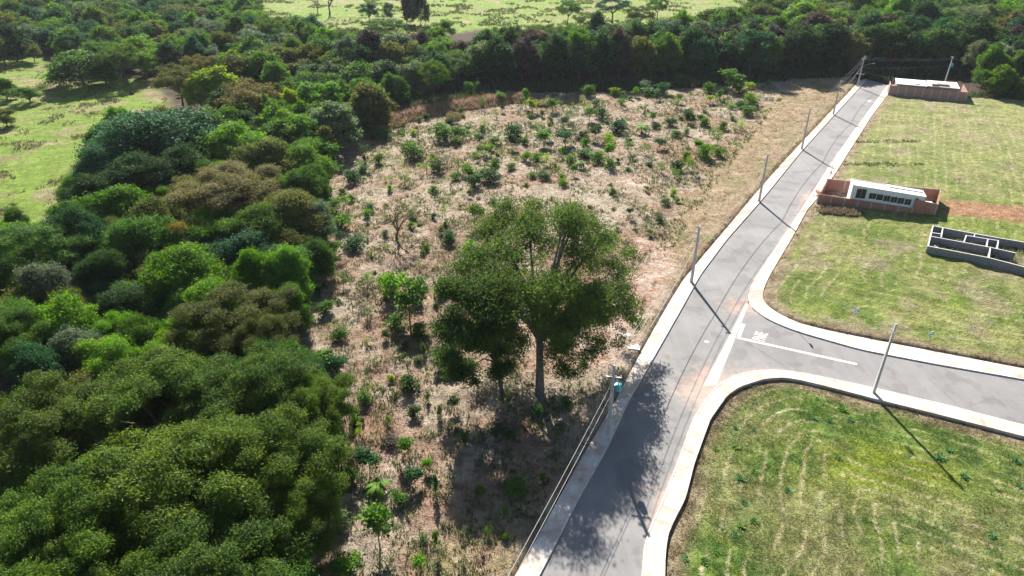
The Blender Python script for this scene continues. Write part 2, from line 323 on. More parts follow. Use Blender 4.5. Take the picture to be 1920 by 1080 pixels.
def ground_albedo(x, y, full=True):
    n1 = fbm(x, y, .045, 1, 4); n2 = fbm(x, y, .22, 2, 4); n3 = fbm(x, y, .9, 3, 3); n4 = fbm(x, y, .1, 5, 3)
    dS = sdist(soilA, x, y); dU = sdist(polyUp, x, y); dL = sdist(polyLow, x, y)
    litter = BR([.085,.062,.042]); c = lerp3(litter*.8, litter*1.3, n2)
    # pastures
    green = BR([.205,.30,.05]); strw = BR([.36,.30,.17])
    pc = lerp3(green*.85, green*1.25, n3); pc = lerp3(pc, strw, sstep(.50, .66, n2*.6+n1*.4)*.9); pc = lerp3(pc, BR([.30,.21,.14]), sstep(.62, .75, n4)*.6)
    pm = np.maximum(sstep(-2, 3, sdist(pastL, x, y)+(n2-.5)*5), sstep(-4, 4, sdist(pastT, x, y)+(n2-.5)*8)); c = lerp3(c, pc, pm)
    # planted slope: pale dry straw over pinkish red soil
    so = lerp3(BR([.47,.375,.29]), BR([.40,.275,.20]), sstep(.42, .62, n2)); so = lerp3(so, BR([.24,.175,.125]), sstep(.48, .66, n3)*.8); so = lerp3(so, BR([.36,.215,.15]), sstep(.55, .68, fbm(x, y, .12, 93, 3))*.7)
    so = lerp3(so, BR([.50,.42,.33]), sstep(.5, .66, n4)*.6); so = lerp3(so, BR([.20,.21,.075]), sstep(.60, .72, n1*.5+n3*.5)*.8)
    sw = lerp3(BR([.44,.34,.22]), BR([.36,.26,.165]), sstep(.38, .62, n3)); sw = lerp3(sw, BR([.25,.24,.10]), sstep(.55, .7, n2)*.6)
    sm = np.maximum(sstep(-1.5, 1.5, sdist(strawA, x, y)+(n2-.5)*5), sstep(-1.5, 1.5, sdist(strawB, x, y)+(n2-.5)*4)); so = lerp3(so, sw, sm)
    bm = sstep(-1, 1.2, sdist(bermP, x, y)+(n3-.5)*3); so = lerp3(so, BR([.33,.215,.145]), bm)
    m = sstep(-2.0, 1.5, dS+(n2-.5)*5); c = lerp3(c, so, m)
    # mown lots
    rm = row_mask(x, y, dU, dL)
    gd = BR([.115,.195,.042]); gl = BR([.26,.32,.05]); stw = BR([.60,.51,.33])
    gU = lerp3(lerp3(BR([.165,.225,.05]), BR([.235,.305,.05]), sstep(.35,.65,n2)), BR([.34,.29,.17]), sstep(.40, .62, n1*.3+n2*.4+n4*.3)*.5)
    gU = lerp3(gU, BR([.39,.37,.19]), sstep(100, 165, y)*.42)
    gU = lerp3(gU, BR([.40,.31,.235]), sstep(.56, .68, fbm(x, y, .17, 95, 4))*.5)
    gL = lerp3(lerp3(gd, BR([.19,.28,.05]), sstep(.35,.65,n3)), BR([.38,.32,.18]), sstep(.40, .62, n1*.4+n4*.25+n2*.2+n3*.15)*.55)
    bl = np.exp(-(((x-38)/9)**2+((y-51)/4.0)**2)); gL = lerp3(gL, BR([.27,.34,.04]), np.clip(bl*1.2*sstep(.3,.55,n2), 0, 1)*.9)
    lot = np.where((dU > dL)[...,None], gU, gL)
    lot = lerp3(lot, stw, rm*np.where(dL > 0, .8, .55))
    de = np.maximum(dU, dL); edge = 1-sstep(.4, 2.6, de+(n2-.5)*2.5)
    lot = lerp3(lot, lerp3(BR([.27,.19,.135]), BR([.40,.30,.22]), sstep(.4,.6,n3)), edge*.85)
    c = lerp3(c, lot, sstep(-.1, .1, de))
    for i, P in enumerate(pinkP):
        f = sstep(-1.2, 1.5, sdist(P, x, y)+(n3-.5)*3.0)*(.65 if i == 5 else .9)
        pk = lerp3(BR([.52,.34,.26]), BR([.64,.50,.42]), sstep(.4,.65,n3)) if i != 2 else lerp3(BR([.38,.18,.11]), BR([.46,.27,.18]), n3)
        c = lerp3(c, pk, f)
    return np.clip(c, .01, .8)
def ground_z(x, y):
    dC = np.maximum(np.maximum(sdist(polyLeft, x, y), sdist(polyUp, x, y)), sdist(polyLow, x, y))
    low = sdist(polyLow, x, y) > -.01
    z = np.where(low, -.22, np.where(dC > 0, .02+.36*sstep(.05, .42, dC), -.3))
    n = (fbm(x, y, .35, 11, 3)-.5)*.5+(fbm(x, y, 1.1, 13, 2)-.5)*.22
    z = z+n*sstep(.6, 4, dC)*np.where(low, .35, 1.0)
    z = z+1.1*sstep(-.5, 3, sdist(bermP, x, y))
    z = np.where((dC <= 0) & (sdist(corridor, x, y) > 0), -.3, z)
    return z
def axis(segs):
    out = []
    for a, b, st in segs: out += list(np.arange(a, b, st))
    return np.array(out+[segs[-1][1]])
xs = axis([(-1000,-300,50),(-300,-110,5),(-110,-42,1.0),(-42,-30,.5),(-30,50,.3),(50,125,.5),(125,300,4),(300,1000,50)])
ys = axis([(-400,0,40),(0,30,2),(30,75,.3),(75,112,.4),(112,215,.6),(215,420,2.5),(420,1300,40)])
X, Y = np.meshgrid(xs, ys); X = X.ravel(); Y = Y.ravel(); nx, ny = len(xs), len(ys)
Zg = ground_z(X, Y); ALB = ground_albedo(X, Y)
ii = (np.arange(ny-1)[:,None]*nx+np.arange(nx-1)[None,:]).ravel()
rgh = np.where(np.maximum(sdist(polyUp, X, Y), sdist(polyLow, X, Y)) > 0, .95, 1.1)
me = npmesh('ground', np.c_[X, Y, Zg], np.c_[ii, ii+1, ii+nx+1, ii+nx],
            {'alb': ('FLOAT_COLOR', np.c_[ALB, np.ones(len(X))]), 'rough': ('FLOAT', rgh)}, smooth=True)
tag(link('ground', me, M['ground']), kind='structure')

# roads: strips between two kerb lines
def strip(pa, pb, nu, nv, z, zfun=None):
    A = resample(pa, nu); B = resample(pb, nu); t = np.linspace(0, 1, nv)
    P = A[:,None,:]*(1-t)[None,:,None]+B[:,None,:]*t[None,:,None]
    V = np.c_[P.reshape(-1,2), np.full(nu*nv, z)]
    i = (np.arange(nu-1)[:,None]*nv+np.arange(nv-1)[None,:]).ravel()
    return V, np.c_[i, i+nv, i+nv+1, i+1]
mainR = Rk+RkU[0:1]+RkU[1:]
V1, F1 = strip(smooth_pl(Lk, 160, 3), np.array(mainR), 220, 24, 0.0)
V2, F2 = strip(SkU, SkL, 120, 24, 0.004)
endP = gpts([(1600,175),(1672,168),(1700,140),(1600,135)])
def dustf(V):
    x, y = V[:,0], V[:,1]
    D = np.minimum.reduce([np.abs(sdist(list(map(tuple, q)), x, y)) for q in (polyLeft, polyUp, polyLow)])
    f = .30*(1-sstep(1.4, 3.0, D))
    for (px, py, r, a) in ((1385,575,3.2,.5),(1300,735,3.2,.5),(1330,700,2.5,.35),(1520,370,4,.35),(1590,163,7,.4),(1290,640,2,.2),(1400,700,5,.18),(1190,700,2.5,.3),(1240,930,3.0,.3)):
        c = g(px, py); f = f+a*np.exp(-((x-c[0])**2+(y-c[1])**2)/r**2)
    return f-.18
def road(name, V, F):
    me = npmesh(name, V, F[:, ::-1], {'dust': ('FLOAT', dustf(V))}); o = link(name, me, M['asphalt']); tag(o, kind='structure'); return o
road('road', V1, F1); road('side_road', V2, F2)
# a concrete valley gutter across the mouth of the side road
gq = [G(1399,568,.010), G(1403,573,.010), G(1343,722,.010), G(1317,726,.010)]
A_, B_ = [gq[0], gq[3]], [gq[1], gq[2]]
Vg, Fg = strip([p[:2] for p in A_], [p[:2] for p in B_], 30, 4, .010)
tag(link('gutter', npmesh('gutter', Vg, Fg, {'joint': ('FLOAT', np.zeros(len(Vg)))}), M['walk']), kind='structure')
dq = gpts([(1383,590),(1399,570),(1318,726),(1300,742)])
# pavements: slabs with a kerb stone
def pavement(inner, outer, n, name, zt=.15):
    I = smooth_pl(inner, n, 4); O = smooth_pl(outer, n, 4)
    d = O-I; w_ = np.hypot(d[:,0], d[:,1])[:,None]; K = I+d/w_*.16
    nv = 6; t = np.linspace(0, 1, nv)
    P = K[:,None,:]*(1-t)[None,:,None]+O[:,None,:]*t[None,:,None]
    s = np.r_[0, np.cumsum(np.hypot(*np.diff(I, axis=0).T))]
    top = np.c_[P.reshape(-1,2), np.full(n*nv, zt)]
    i = (np.arange(n-1)[:,None]*nv+np.arange(nv-1)[None,:]).ravel(); F = np.c_[i, i+nv, i+nv+1, i+1]
    skirt = np.r_[np.c_[O, np.full(n, zt)], np.c_[O, np.full(n, -.4)]]; b = len(top); j = np.arange(n-1)
    F2 = np.c_[b+j, b+j+1, b+n+j+1, b+n+j]
    jt = np.repeat(np.where((I[:,1] > 88) & (I[:,0] < 103) & (inner is Lk), ((s+.9*np.sin(s*1.3)) % 2.6) < .75, ((s+1.7*np.sin(s*.7)) % 4.0) < .22).astype(float)*.6, nv)
    V = np.r_[top, skirt]; jt = np.r_[jt, np.full(2*n, .3)]
    a = (K[1]-K[0]); flip = (a[0]*(O-K)[0][1]-a[1]*(O-K)[0][0]) < 0
    FF = np.r_[F, F2]; FF = FF[:, ::-1] if flip else FF
    o = link(name, npmesh(name, V, FF, {'joint': ('FLOAT', jt)}), M['walk']); tag(o, kind='structure')
    # kerb stone
    V = np.r_[np.c_[I, np.full(n, -.1)], np.c_[I, np.full(n, zt+.006)], np.c_[K, np.full(n, zt+.006)], np.c_[K, np.full(n, -.1)]]
    F = np.r_[np.c_[j, j+1, n+j+1, n+j], np.c_[n+j, n+j+1, 2*n+j+1, 2*n+j], np.c_[2*n+j, 2*n+j+1, 3*n+j+1, 3*n+j]]
    o = link('kerb', npmesh('kerb', V, F[:, ::-1] if flip else F), M['kerb']); tag(o, kind='structure')
pavement(Lk, Lo, 260, 'pavement')
pavement(RkU[::-1]+SkU[1:], RoU[::-1]+SoU[1:], 320, 'pavement')
pavement(LkR, Lof, 320, 'pavement')

# painted markings
def sheet(name, quads, z, mat, parent=None):
    V = []; F = []
    for q in quads:
        b = len(V); V += [(x, y, z) for x, y in q]; F.append([b+i for i in range(4)])
    me = bpy.data.meshes.new(name); me.from_pydata(V, [], F); me.update(); return link(name, me, mat, parent)
o = sheet('road_marking', [gpts([(1391,607),(1397.5,608),(1388.2,632.2),(1381,633)])], .012, M['paint'])
tag(o, 'short white stop line painted across the side road lane at the junction', 'road marking')
a, b, c, d = g(1386.5,632.6), g(1608,681.6), g(1606,684.6), g(1381,634.6)
def lp(p, q, t): return (p[0]*(1-t)+q[0]*t, p[1]*(1-t)+q[1]*t)
o = sheet('road_marking', [[a, b, lp(b,c,.36), lp(a,d,.36)], [lp(a,d,.64), lp(b,c,.64), c, d]], .013, M['paint2'])
tag(o, 'long double cream centre line painted along the side road', 'road marking')
tc = bpy.data.curves.new('txt', 'FONT'); tc.body = 'PARE'; tc.size = 1; tc.space_character = 1.12
to = bpy.data.objects.new('txt', tc); COL.objects.link(to); bpy.context.view_layer.update()
tm = bpy.data.meshes.new_from_object(to.evaluated_get(bpy.context.evaluated_depsgraph_get())); COL.objects.unlink(to); bpy.data.objects.remove(to)
co = np.array([v.co[:] for v in tm.vertices]); mn = co.min(0); mxx = co.max(0); uv = (co-mn)/np.maximum(mxx-mn, 1e-6)
p00, p10, p01, p11 = BR(g(1434,640.5)), BR(g(1440.5,626)), BR(g(1409,635)), BR(g(1417,621))
for v, (u_, v_, _) in zip(tm.vertices, uv):
    q = (p00*(1-u_)+p10*u_)*(1-v_)+(p01*(1-u_)+p11*u_)*v_; v.co = (q[0], q[1], .012)
tm.update(); o = link('road_lettering', tm, M['paint']); tag(o, 'white word PARE painted on the side road behind the stop line', 'road marking')
for (px, py, r_, lab) in ((1325,641,.32,'pale round cover in the road by the junction'),(1213,740,.3,'pale round patch on the asphalt near the teal transformer')):
    mb = MB(); c = g(px, py); mb.prism([(c[0]+r_*math.cos(k*math.pi/8), c[1]+r_*math.sin(k*math.pi/8)) for k in range(16)], .001, .014)
    tag(mb.build('manhole_cover', M['kerb']), lab, 'manhole cover')
c = g(1630,189); mb = MB(); mb.prism([(c[0]+.55*math.cos(k*math.pi/8), c[1]+.55*math.sin(k*math.pi/8)) for k in range(16)], .001, .014)
tag(mb.build('manhole_cover', M['paint']), 'white round cover in the road near its far end', 'manhole cover')

#==LAYOUT_END==
# ---------------------------------------------------------------- utility poles, wires, lamps
def copy_tree(o, parent=None):
    c = o.copy(); COL.objects.link(c); c.parent = parent
    for k in [k for k in o.children]: copy_tree(k, c)
    return c
def pole_proto(h=9.1):
    e = empty('utility_pole'); n = 7
    mb = MB()
    for i in range(n):
        pass
    b, t = .21, .12
    mb.add([(-b,-b*.72,-.4),(b,-b*.72,-.4),(b,b*.72,-.4),(-b,b*.72,-.4),(-t,-t*.72,h),(t,-t*.72,h),(t,t*.72,h),(-t,t*.72,h)],
           [(3,2,1,0),(4,5,6,7),(0,1,5,4),(1,2,6,5),(2,3,7,6),(3,0,4,7)])
    mb.build('shaft', M['pole'], e)
    return e
def bracket(parent, h, side=1):
    mb = MB(); mb.tube([(0,0,h-.35),(side*.45,0,h-.15),(side*.55,0,h-.15)], .03, 5); mb.tube([(0,0,h-.15),(side*.45,0,h-.15)], .025, 5)
    o = mb.build('bracket', M['steel'], parent)
    for k in range(3):
        m2 = MB(); x = side*(.18+.17*k); m2.tube([(x,0,h-.12),(x,0,h+.02),(x,0,h+.06)], [.05,.06,.03], 6); m2.build('insulator', M['porc'], o)
def lamp_arm(parent, h, L=2.2, lz=1.0):
    mb = MB(); mb.tube([(0,0,h),(L*.35,0,h+lz*.6),(L*.75,0,h+lz*.92),(L,0,h+lz)], .035, 6)
    o = mb.build('lamp_arm', M['steel'], parent)
    m2 = MB(); m2.box((L+.25,0,h+lz), (.62,.22,.1)); m2.build('lamp_head', M['steel'], o)
def transformer(parent, h, off, mat, n=1, r=.33, hh=.85):
    for k in range(n):
        ox, oy = off[k]; mb = MB()
        P = [(ox,oy,h-hh/2-.04),(ox,oy,h-hh/2),(ox,oy,h+hh/2-.08),(ox,oy,h+hh/2),(ox,oy,h+hh/2+.03)]
        mb.tube(P, [r*.85,r,r,r*.9,r*.5], 14)
        o = mb.build('transformer', mat, parent, smooth=False)
        for q in range(3):
            a = q*2.1+.4; m2 = MB(); m2.tube([(ox+.17*math.cos(a),oy+.17*math.sin(a),h+hh/2),(ox+.19*math.cos(a),oy+.19*math.sin(a),h+hh/2+.32)], [.05,.03], 6); m2.build('bushing', M['porc'], o)
        m3 = MB(); m3.box((ox*.5,oy*.5,h), (abs(ox)*1.0+.12,abs(oy)*1.0+.12,.3)); m3.build('mounting', M['steel'], o)
def crossarm(parent, h, L=2.0, rz=0):
    mb = MB(); mb.box((0,.16,h), (L,.1,.12)); o = mb.build('crossarm', M['steel'], parent); o.rotation_euler = (0,0,rz)
    for x in (-L*.45, -L*.15, L*.15, L*.45):
        m2 = MB(); m2.tube([(x,.16,h+.06),(x,.16,h+.26)], [.05,.06], 6); m2.build('insulator', M['porc'], o)
PD = [  # px base, py base, height, rz, label
 ('P2', 1140, 815, 9.0, 'grey concrete pole with teal transformer, its foot in the tree shade'),
 ('P3', 1296, 530, 9.0, 'plain concrete pole on the left pavement opposite the side road mouth'),
 ('P4', 1423, 378, 9.1, 'plain concrete pole on the left pavement opposite the brick-walled white house'),
 ('P5', 1503, 280, 9.1, 'third pole from the far end of the road, left pavement'),
 ('P6', 1562, 215, 8.6, 'slim pole next to last before the road end, left pavement'),
 ('P7', 1607, 163, 8.8, 'pole with curved lamp arm standing at the far end of the road'),
 ('PB', 1771, 157, 7.7, 'pole with teal transformer standing behind the far brick house'),
 ('P1', 1637, 737, 9.4, 'leaning-looking tall pole on the lower pavement of the side road'),
]
PP = {}
GP = 'concrete utility poles carrying the cables'
for key, px, py, h, lab in PD:
    e = pole_proto(h); x, y = g(px, py); e.location = (x, y, .15 if key != 'PB' else .3); e.rotation_euler.z = R(-28) if key not in ('P1','PB') else R(75)
    tag(e, lab, 'utility pole', GP); PP[key] = (e, Vector((x, y, 0)), h)
    if key == 'PB': transformer(e, h-2.6, [(0,-.5)], M['teal'], 1, .38, .9); crossarm(e, h-.3, 1.6, R(15))
    elif key == 'P2': transformer(e, h-2.55, [(.60,.08)], M['teal'], 1, .34, .74); crossarm(e, h-1.6, 1.7, R(18)); bracket(e, h, -1); bracket(e, h-.9, -1)
    elif key == 'P1': bracket(e, h); bracket(e, h-.9, -1); bracket(e, h-.9); crossarm(e, h-1.2, .9)
    else: bracket(e, h, 1 if key != 'P3' else -1); bracket(e, h-1.0, -1)
    if key == 'P7': lamp_arm(e, h-3.3, 2.6, 1.4); crossarm(e, h-.8, 1.2); crossarm(e, h-5.2, 2.2)
# small service posts at the two brick lots
for px, py, h, lab in ((1555,336,2.9,'thin service post on the pavement by the brick-walled white house'),(1667,178,4.8,'thin service post with hooked top at the corner of the far brick wall')):
    x, y = g(px, py); e = empty('service_post', (x, y, .12)); mb = MB(); mb.tube([(0,0,-.2),(0,0,h)], [.06,.05], 7); mb.build('shaft', M['steel'], e)
    mb = MB(); mb.tube([(0,0,h-.05),(-.35,0,h)], .04, 5); mb.build('hook', M['steel'], e)
    mb = MB(); mb.box((.0,-.1,1.35), (.32,.16,.45)); mb.build('meter_box', M['signback'], e)
    tag(e, lab, 'post', 'service posts by the brick lots')
def wire(name, a, b, sag, r=.018, label=None, n=14):
    a = Vector(a); b = Vector(b); mb = MB()
    mb.tube([a.lerp(b, t)-Vector((0,0,sag*4*t*(1-t))) for t in [i/n for i in range(n+1)]], r, 4)
    o = mb.build(name, M['wire']); tag(o, label, 'cable', 'overhead cables'); return o
def topp(k, dx=0, dz=0):
    e, p, h = PP[k]; return p+Vector((dx, 0, h+dz))
nxt = {'P2': Vector((-7.5, 20, 9.0))}
seq = ['P2','P3','P4','P5','P6','P7']; words = ['the tree-shaded transformer pole and the junction pole', 'the junction pole and the pole opposite the white house', 'the pole opposite the white house and the next pole', 'the third and second last poles', 'the last two poles of the road']
for i in range(5):
    a, b = seq[i], seq[i+1]
    wire('overhead_cable', topp(a,-.3,-.05), topp(b,-.3,-.05), .5, .02, 'top cable strung between '+words[i])
    wire('overhead_cable', topp(a,-.2,-1.0), topp(b,-.2,-1.0), .6, .024, 'second cable strung between '+words[i])
    wire('overhead_cable', topp(a,-.15,-3.0), topp(b,-.15,-3.0), .75, .035, 'low thick cable between '+words[i])
for dx, dz, r_, lb in ((-.15,-2.3,.020,'outer pale cable running from the shaded transformer pole to the picture bottom'),(.15,-2.9,.020,'inner pale cable running from the shaded transformer pole to the picture bottom')):
    wire('overhead_cable', topp('P2',dx,dz), Vector((-6.3+dx, 20, 9+dz)), .5, r_, lb)
wire('overhead_cable', topp('P3',0,-.3), topp('P1',0,-.3), .6, .022, 'cable crossing the junction to the tall side road pole')
cR = Vector((80, 50.5, 9.0))
wire('overhead_cable', topp('P1',0,-.3), cR, .6, .022, 'cable leaving the side road pole towards the right edge')
for t, ea, eb, lb in ((.155,'P1','P3','left of'),(.09,'P1','R','right of')):
    A_ = topp('P1',0,-.3); B_ = topp('P3',0,-.3) if eb == 'P3' else cR; p = A_.lerp(B_, t)-Vector((0,0,.6*4*t*(1-t)))
    mb = MB(); q = .32
    pts = [Vector((0,0,q)), Vector((q*.6,0,0)), Vector((0,0,-q)), Vector((-q*.6,0,0)), Vector((0,0,q))]
    mb.tube(pts, .06, 5); mb.tube([(-.19,0,0),(.19,0,0)], .07, 5); mb.tube([(0,0,-q),(0,0,-q-.2)], .08, 6)
    o = mb.build('cable_spacer', M['bluegrey'], loc=p); tag(o, 'blue-grey diamond spacer hanging on the cable '+lb+' the side road pole', 'cable spacer', 'cable spacers')
for dz in (-.3, -.8, -3.2):
    wire('overhead_cable', topp('P7',.2,dz), topp('PB',0,dz*.7), .4, .016, {-.3:'top','-.8':'x'}.get(dz, 'middle' if dz == -.8 else 'lowest')+' cable from the road end pole to the pole behind the far house')
x, y = g(1667,178); wire('overhead_cable', topp('P7',.4,-4.2), Vector((x-.3, y, 4.9)), .25, .018, 'service drop from the road end pole to the far brick wall post')
wire('guy_wire', topp('P7',0,-1.0), Vector((*g(1588,172), .2)), 0, .022, 'straight stay wire slanting down left of the road end pole')
# stop sign post at the junction, seen from behind
x, y = g(1491.5, 617); e = empty('traffic_sign', (x, y, .15), R(-23)); mb = MB(); mb.tube([(0,0,-.2),(0,0,2.75)], .032, 7); mb.build('post', M['steel'], e)
mb = MB(); rr = .36; n8 = [(rr*math.cos(R(22.5+45*k)), rr*math.sin(R(22.5+45*k))) for k in range(8)]
mb.add([(.04, a, 2.45+b) for a, b in n8]+[(.06, a, 2.45+b) for a, b in n8], [tuple(range(7,-1,-1)), tuple(range(8,16))]+[(i,(i+1)%8,8+(i+1)%8,8+i) for i in range(8)])
mb.build('sign_plate', M['signback'], e); tag(e, 'thin post with small octagonal sign on the upper pavement of the junction', 'traffic sign')

# ---------------------------------------------------------------- buildings
def along(a, b, t): return (a[0]+(b[0]-a[0])*t, a[1]+(b[1]-a[1])*t)
def brick_run(parent, a, b, h0, h1, z0, ncol, mat, th=.16, name='wall', cols=True, cw=.24, cm='column'):
    """one straight masonry wall with its concrete columns; local frame runs along x so the brick pattern lies right"""
    a = Vector(a); b = Vector(b); d = b-a; L = d.length; rz = math.atan2(d.y, d.x)
    mb = MB(); mb.wall((0,0), (L,0), th, z0, h0, h1); o = mb.build(name, mat, parent); o.location = (a.x, a.y, 0); o.rotation_euler.z = rz
    if cols:
        for i in range(ncol+1):
            t = i/ncol; hh = h0+(h1-h0)*t; m2 = MB(); m2.box((t*L, 0, (z0+hh)/2+.015), (cw, th+.05, hh-z0+.03)); m2.build('column', M[cm], o)
    return o
def perp(a, b, k):
    d = Vector((b[0]-a[0], b[1]-a[1])).normalized(); return Vector((-d.y, d.x))*k
# --- white house inside a brick-walled lot
S = 1/7.385
def hp(x, y, z): return Vector(g(1520+x*S, 320+y*S, z))
SW = hp(80,470,.1); SE = hp(1705,635,.1); NW = hp(237,112,2.6); NE = hp(1800,260,2.6)
e = empty('walled_house', (0,0,0)); tag(e, 'long white house with a row of dark windows inside a red brick lot wall', 'house')
u = (SE-SW).normalized(); n_ = perp(SW, SE, 1.0); an = SW+u*15.9
brick_run(e, SW, an, 2.2, 1.22, -.1, 7, M['brick'], name='front_wall')
brick_run(e, an, SE, 2.95, 2.5, -.1, 1, M['brick'], name='annex_wall', cols=False)
brick_run(e, SE, NE, 2.5, 2.6, -.1, 2, M['brick'], name='end_wall')
brick_run(e, NW, NE, 2.6, 2.6, -.1, 6, M['brick'], name='rear_wall')
brick_run(e, along(SW,NW,.30), NW, 1.9, 2.4, -.1, 1, M['brick'], name='street_wall')
FLo = SW+u*5.35+n_*.30; Lh = 12.1; dep = 2.7; rz = math.atan2(u.y, u.x)
zt = lambda x: 4.38-.95*x/Lh
mb = MB().prism([(0,0),(Lh,0),(Lh,dep),(0,dep)], 0, [zt(0),zt(Lh),zt(Lh)+.08,zt(0)+.08]); bd = mb.build('body', M['plaster'], e); bd.location = (FLo.x, FLo.y, 0); bd.rotation_euler.z = rz
mb = MB().prism([(-.12,-.14),(Lh+.1,-.14),(Lh+.1,dep+.1),(-.12,dep+.1)], [zt(0)+.02,zt(Lh)+.02,zt(Lh)+.1,zt(0)+.1], [zt(0)+.14,zt(Lh)+.14,zt(Lh)+.24,zt(0)+.24]); rf = mb.build('roof', M['roofwhite'], bd)
def on_roof(x0, x1, y0, y1, h, nm, mt): MB().prism([(x0,y0),(x1,y0),(x1,y1),(x0,y1)], [zt(x0)+.14,zt(x1)+.14]*1+[zt(x1)+.15,zt(x0)+.15], [zt(x0)+h,zt(x1)+h,zt(x1)+h,zt(x0)+h]).build(nm, M[mt], rf)
on_roof(Lh*.53, Lh-.1, 1.5, 1.62, .32, 'parapet_strip', 'column'); on_roof(.2, Lh*.5, dep-.25, dep-.1, .30, 'ridge_tile', 'capc')
xw = [.138,.30,.398,.50,.598,.693,.79]
for i, t in enumerate(xw):
    x = t*Lh; w2 = 1.62 if i == 0 else 1.2-.03*i; top = zt(x)-(.42 if i == 0 else .86); hh = 1.75 if i == 0 else 1.05
    zc = top-hh/2
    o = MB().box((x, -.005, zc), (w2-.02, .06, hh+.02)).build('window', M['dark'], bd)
    MB().box((x, -.05, zc-hh/2-.05), (w2+.12, .12, .06)).build('sill', M['plaster'], o)
    mb = MB(); [mb.box((x+q*(w2/2+.03), -.02, zc), (.05, .07, hh+.1)) for q in (-1,1)]; mb.box((x, -.02, zc+hh/2+.04), (w2+.1,.07,.05)); mb.build('frame', M['plaster'], o)
    if i != 2: MB().box((x, -.036, zc), (.035,.03,hh)).build('mullion', M['signback'], o)
MB().box((Lh*.90, -.04, zt(Lh*.9)-.55), (.4,.08,.22)).build('vent', M['dark'], bd)
# annex yard behind the tall brick end, white slabs stacked in it
MB().box((Lh+1.05, 1.0, 1.1), (1.2,1.0,2.2)).build('water_tank', M['roofwhite'], bd)
# red soil and debris inside the front yard
yc = (SW+NW)/2+u*3.2
mb = MB(); rnd = random.Random(4)
for k in range(70):
    mb.box((rnd.uniform(-2.6,3.2), rnd.uniform(-2.2,2.2), rnd.uniform(.3,.48)), (rnd.uniform(.1,.5),rnd.uniform(.1,.4),rnd.uniform(.05,.25)), rnd.uniform(0,3), rnd.uniform(-.3,.3))
o = mb.build('rubble_heap', M['redsoil'], loc=(yc.x, yc.y, .05)); tag(o, 'reddish soil and broken brick inside the front yard of the white house', 'rubble', kind='stuff')
# brick heap on the pavement in front
c = g(1537, 362); mb = MB()
for k in range(120):
    rr_ = abs(rnd.gauss(0,.7)); th = rnd.uniform(0,6.3); mb.box((rr_*math.cos(th), 1.6*rr_*math.sin(th), max(0,.32-.3*rr_)+.06), (.29,.19,.14), rnd.uniform(0,3), rnd.uniform(-.6,.6))
tag(mb.build('brick_heap', m_simple('loose_brick', (.50,.17,.09), .3, 5, .9, .01), loc=(c[0]-.3, c[1]-1.2, .15)), 'loose red hollow bricks heaped on the pavement before the lot', 'bricks', kind='stuff')
# --- grey block foundation walls
S2 = 1/4.571
def fp(x, y, z=1.6): return Vector(g(1500+x*S2, 300+y*S2, z))
e = empty('block_foundation', (0,0,0)); tag(e, 'unfinished grey block room walls standing roofless in the grass', 'building')
HF = 1.65
segs = [((1140,565),(1500,633)),((1500,633),(1925,706)),((1925,706),(2600,822)),((1098,738),(1620,838)),((1620,838),(1925,917)),((1925,917),(2600,1075)),((1140,565),(1098,738)),
        ((1225,580),(1210,660)),((1130,622),(1215,634)),((1122,653),(1630,747)),((1630,747),(1845,795)),((1425,645),(1405,705)),((1425,645),(1700,690)),((1700,690),(1690,757)),((1610,680),(1600,740)),((1632,747),(1620,838)),((1500,633),(1492,652))]
for a, b in segs:
    A_, B_ = fp(*a), fp(*b); d = B_-A_; A_ = A_-d.normalized()*.08; B_ = B_+d.normalized()*.08; d = B_-A_; L = d.length
    k = len(e.children); th = .17-.0016*k; zt = HF-.004*k
    mb = MB(); mb.wall((0,0), (L,0), th, -.2, zt-.06); o = mb.build('wall', M['block'], e); o.location = (A_.x, A_.y, 0); o.rotation_euler.z = math.atan2(d.y, d.x)
    mb = MB(); mb.wall((0,0), (L,0), th+.015, zt-.06, zt); mb.build('coping', M['capc'], o)
A_, B_ = fp(1112,716,.6), fp(1182,750,1.0); mb = MB(); mb.tube([(A_.x,A_.y,.6),(B_.x,B_.y,1.0)], .06, 5)
tag(mb.build('plank', M['capc']), 'pale plank leaning inside the corner of the block walls', 'plank')
# --- far brick house
S3 = 1/8.0
def bp(x, y, z): return Vector(g(1590+x*S3, 100+y*S3, z))
e = empty('brick_house', (0,0,0)); tag(e, 'raw brick house with white roofs behind the end of the road', 'house')
a = bp(600,632,.1); b = bp(1745,738,.1); u = (b-a).normalized(); n_ = perp(a, b, 1.0)
brick_run(e, a, b, 3.0, 2.9, -.1, 9, M['brick2'], name='front_wall', cw=.3)
brick_run(e, b, b+n_*9.5, 2.9, 2.9, -.1, 2, M['brick2'], name='end_wall')
brick_run(e, a, a+n_*5.0, 3.0, 3.0, -.1, 1, M['brick2'], name='street_wall')
L = (b-a).length; rz = math.atan2(u.y, u.x)
def tt(x, y, z): return (bp(x, y, z)-a).dot(u)
zr = 3.5; x0, x1, x2 = tt(745,485,zr), tt(1200,525,zr), tt(1240,530,zr+.2); x3 = tt(1682,560,zr)
bd = empty('body'); bd.parent = e; bd.location = (a.x, a.y, 0); bd.rotation_euler.z = rz
bd2 = MB().box(((x0+x1)/2, 3.9, 1.7), (x1-x0, 7.0, 3.4)).build('house_body', M['brick2'], e); bd2.location = (a.x, a.y, 0); bd2.rotation_euler.z = rz
bpy.data.objects.remove(bd)
MB().box(((x0+x1)/2-.05, 3.9, 3.46), (x1-x0+.3, 7.3, .14)).build('roof', M['roofwhite'], bd2)
MB().box(((x2+x3)/2, 4.2, 1.7), (x3-x2, 7.0, 3.5)).build('rear_wing', M['brick2'], bd2)
r2 = MB().box(((x2+x3)/2, 4.2, 3.55), (x3-x2+.3, 7.4, .14)).build('rear_roof', M['roofwhite'], bd2)
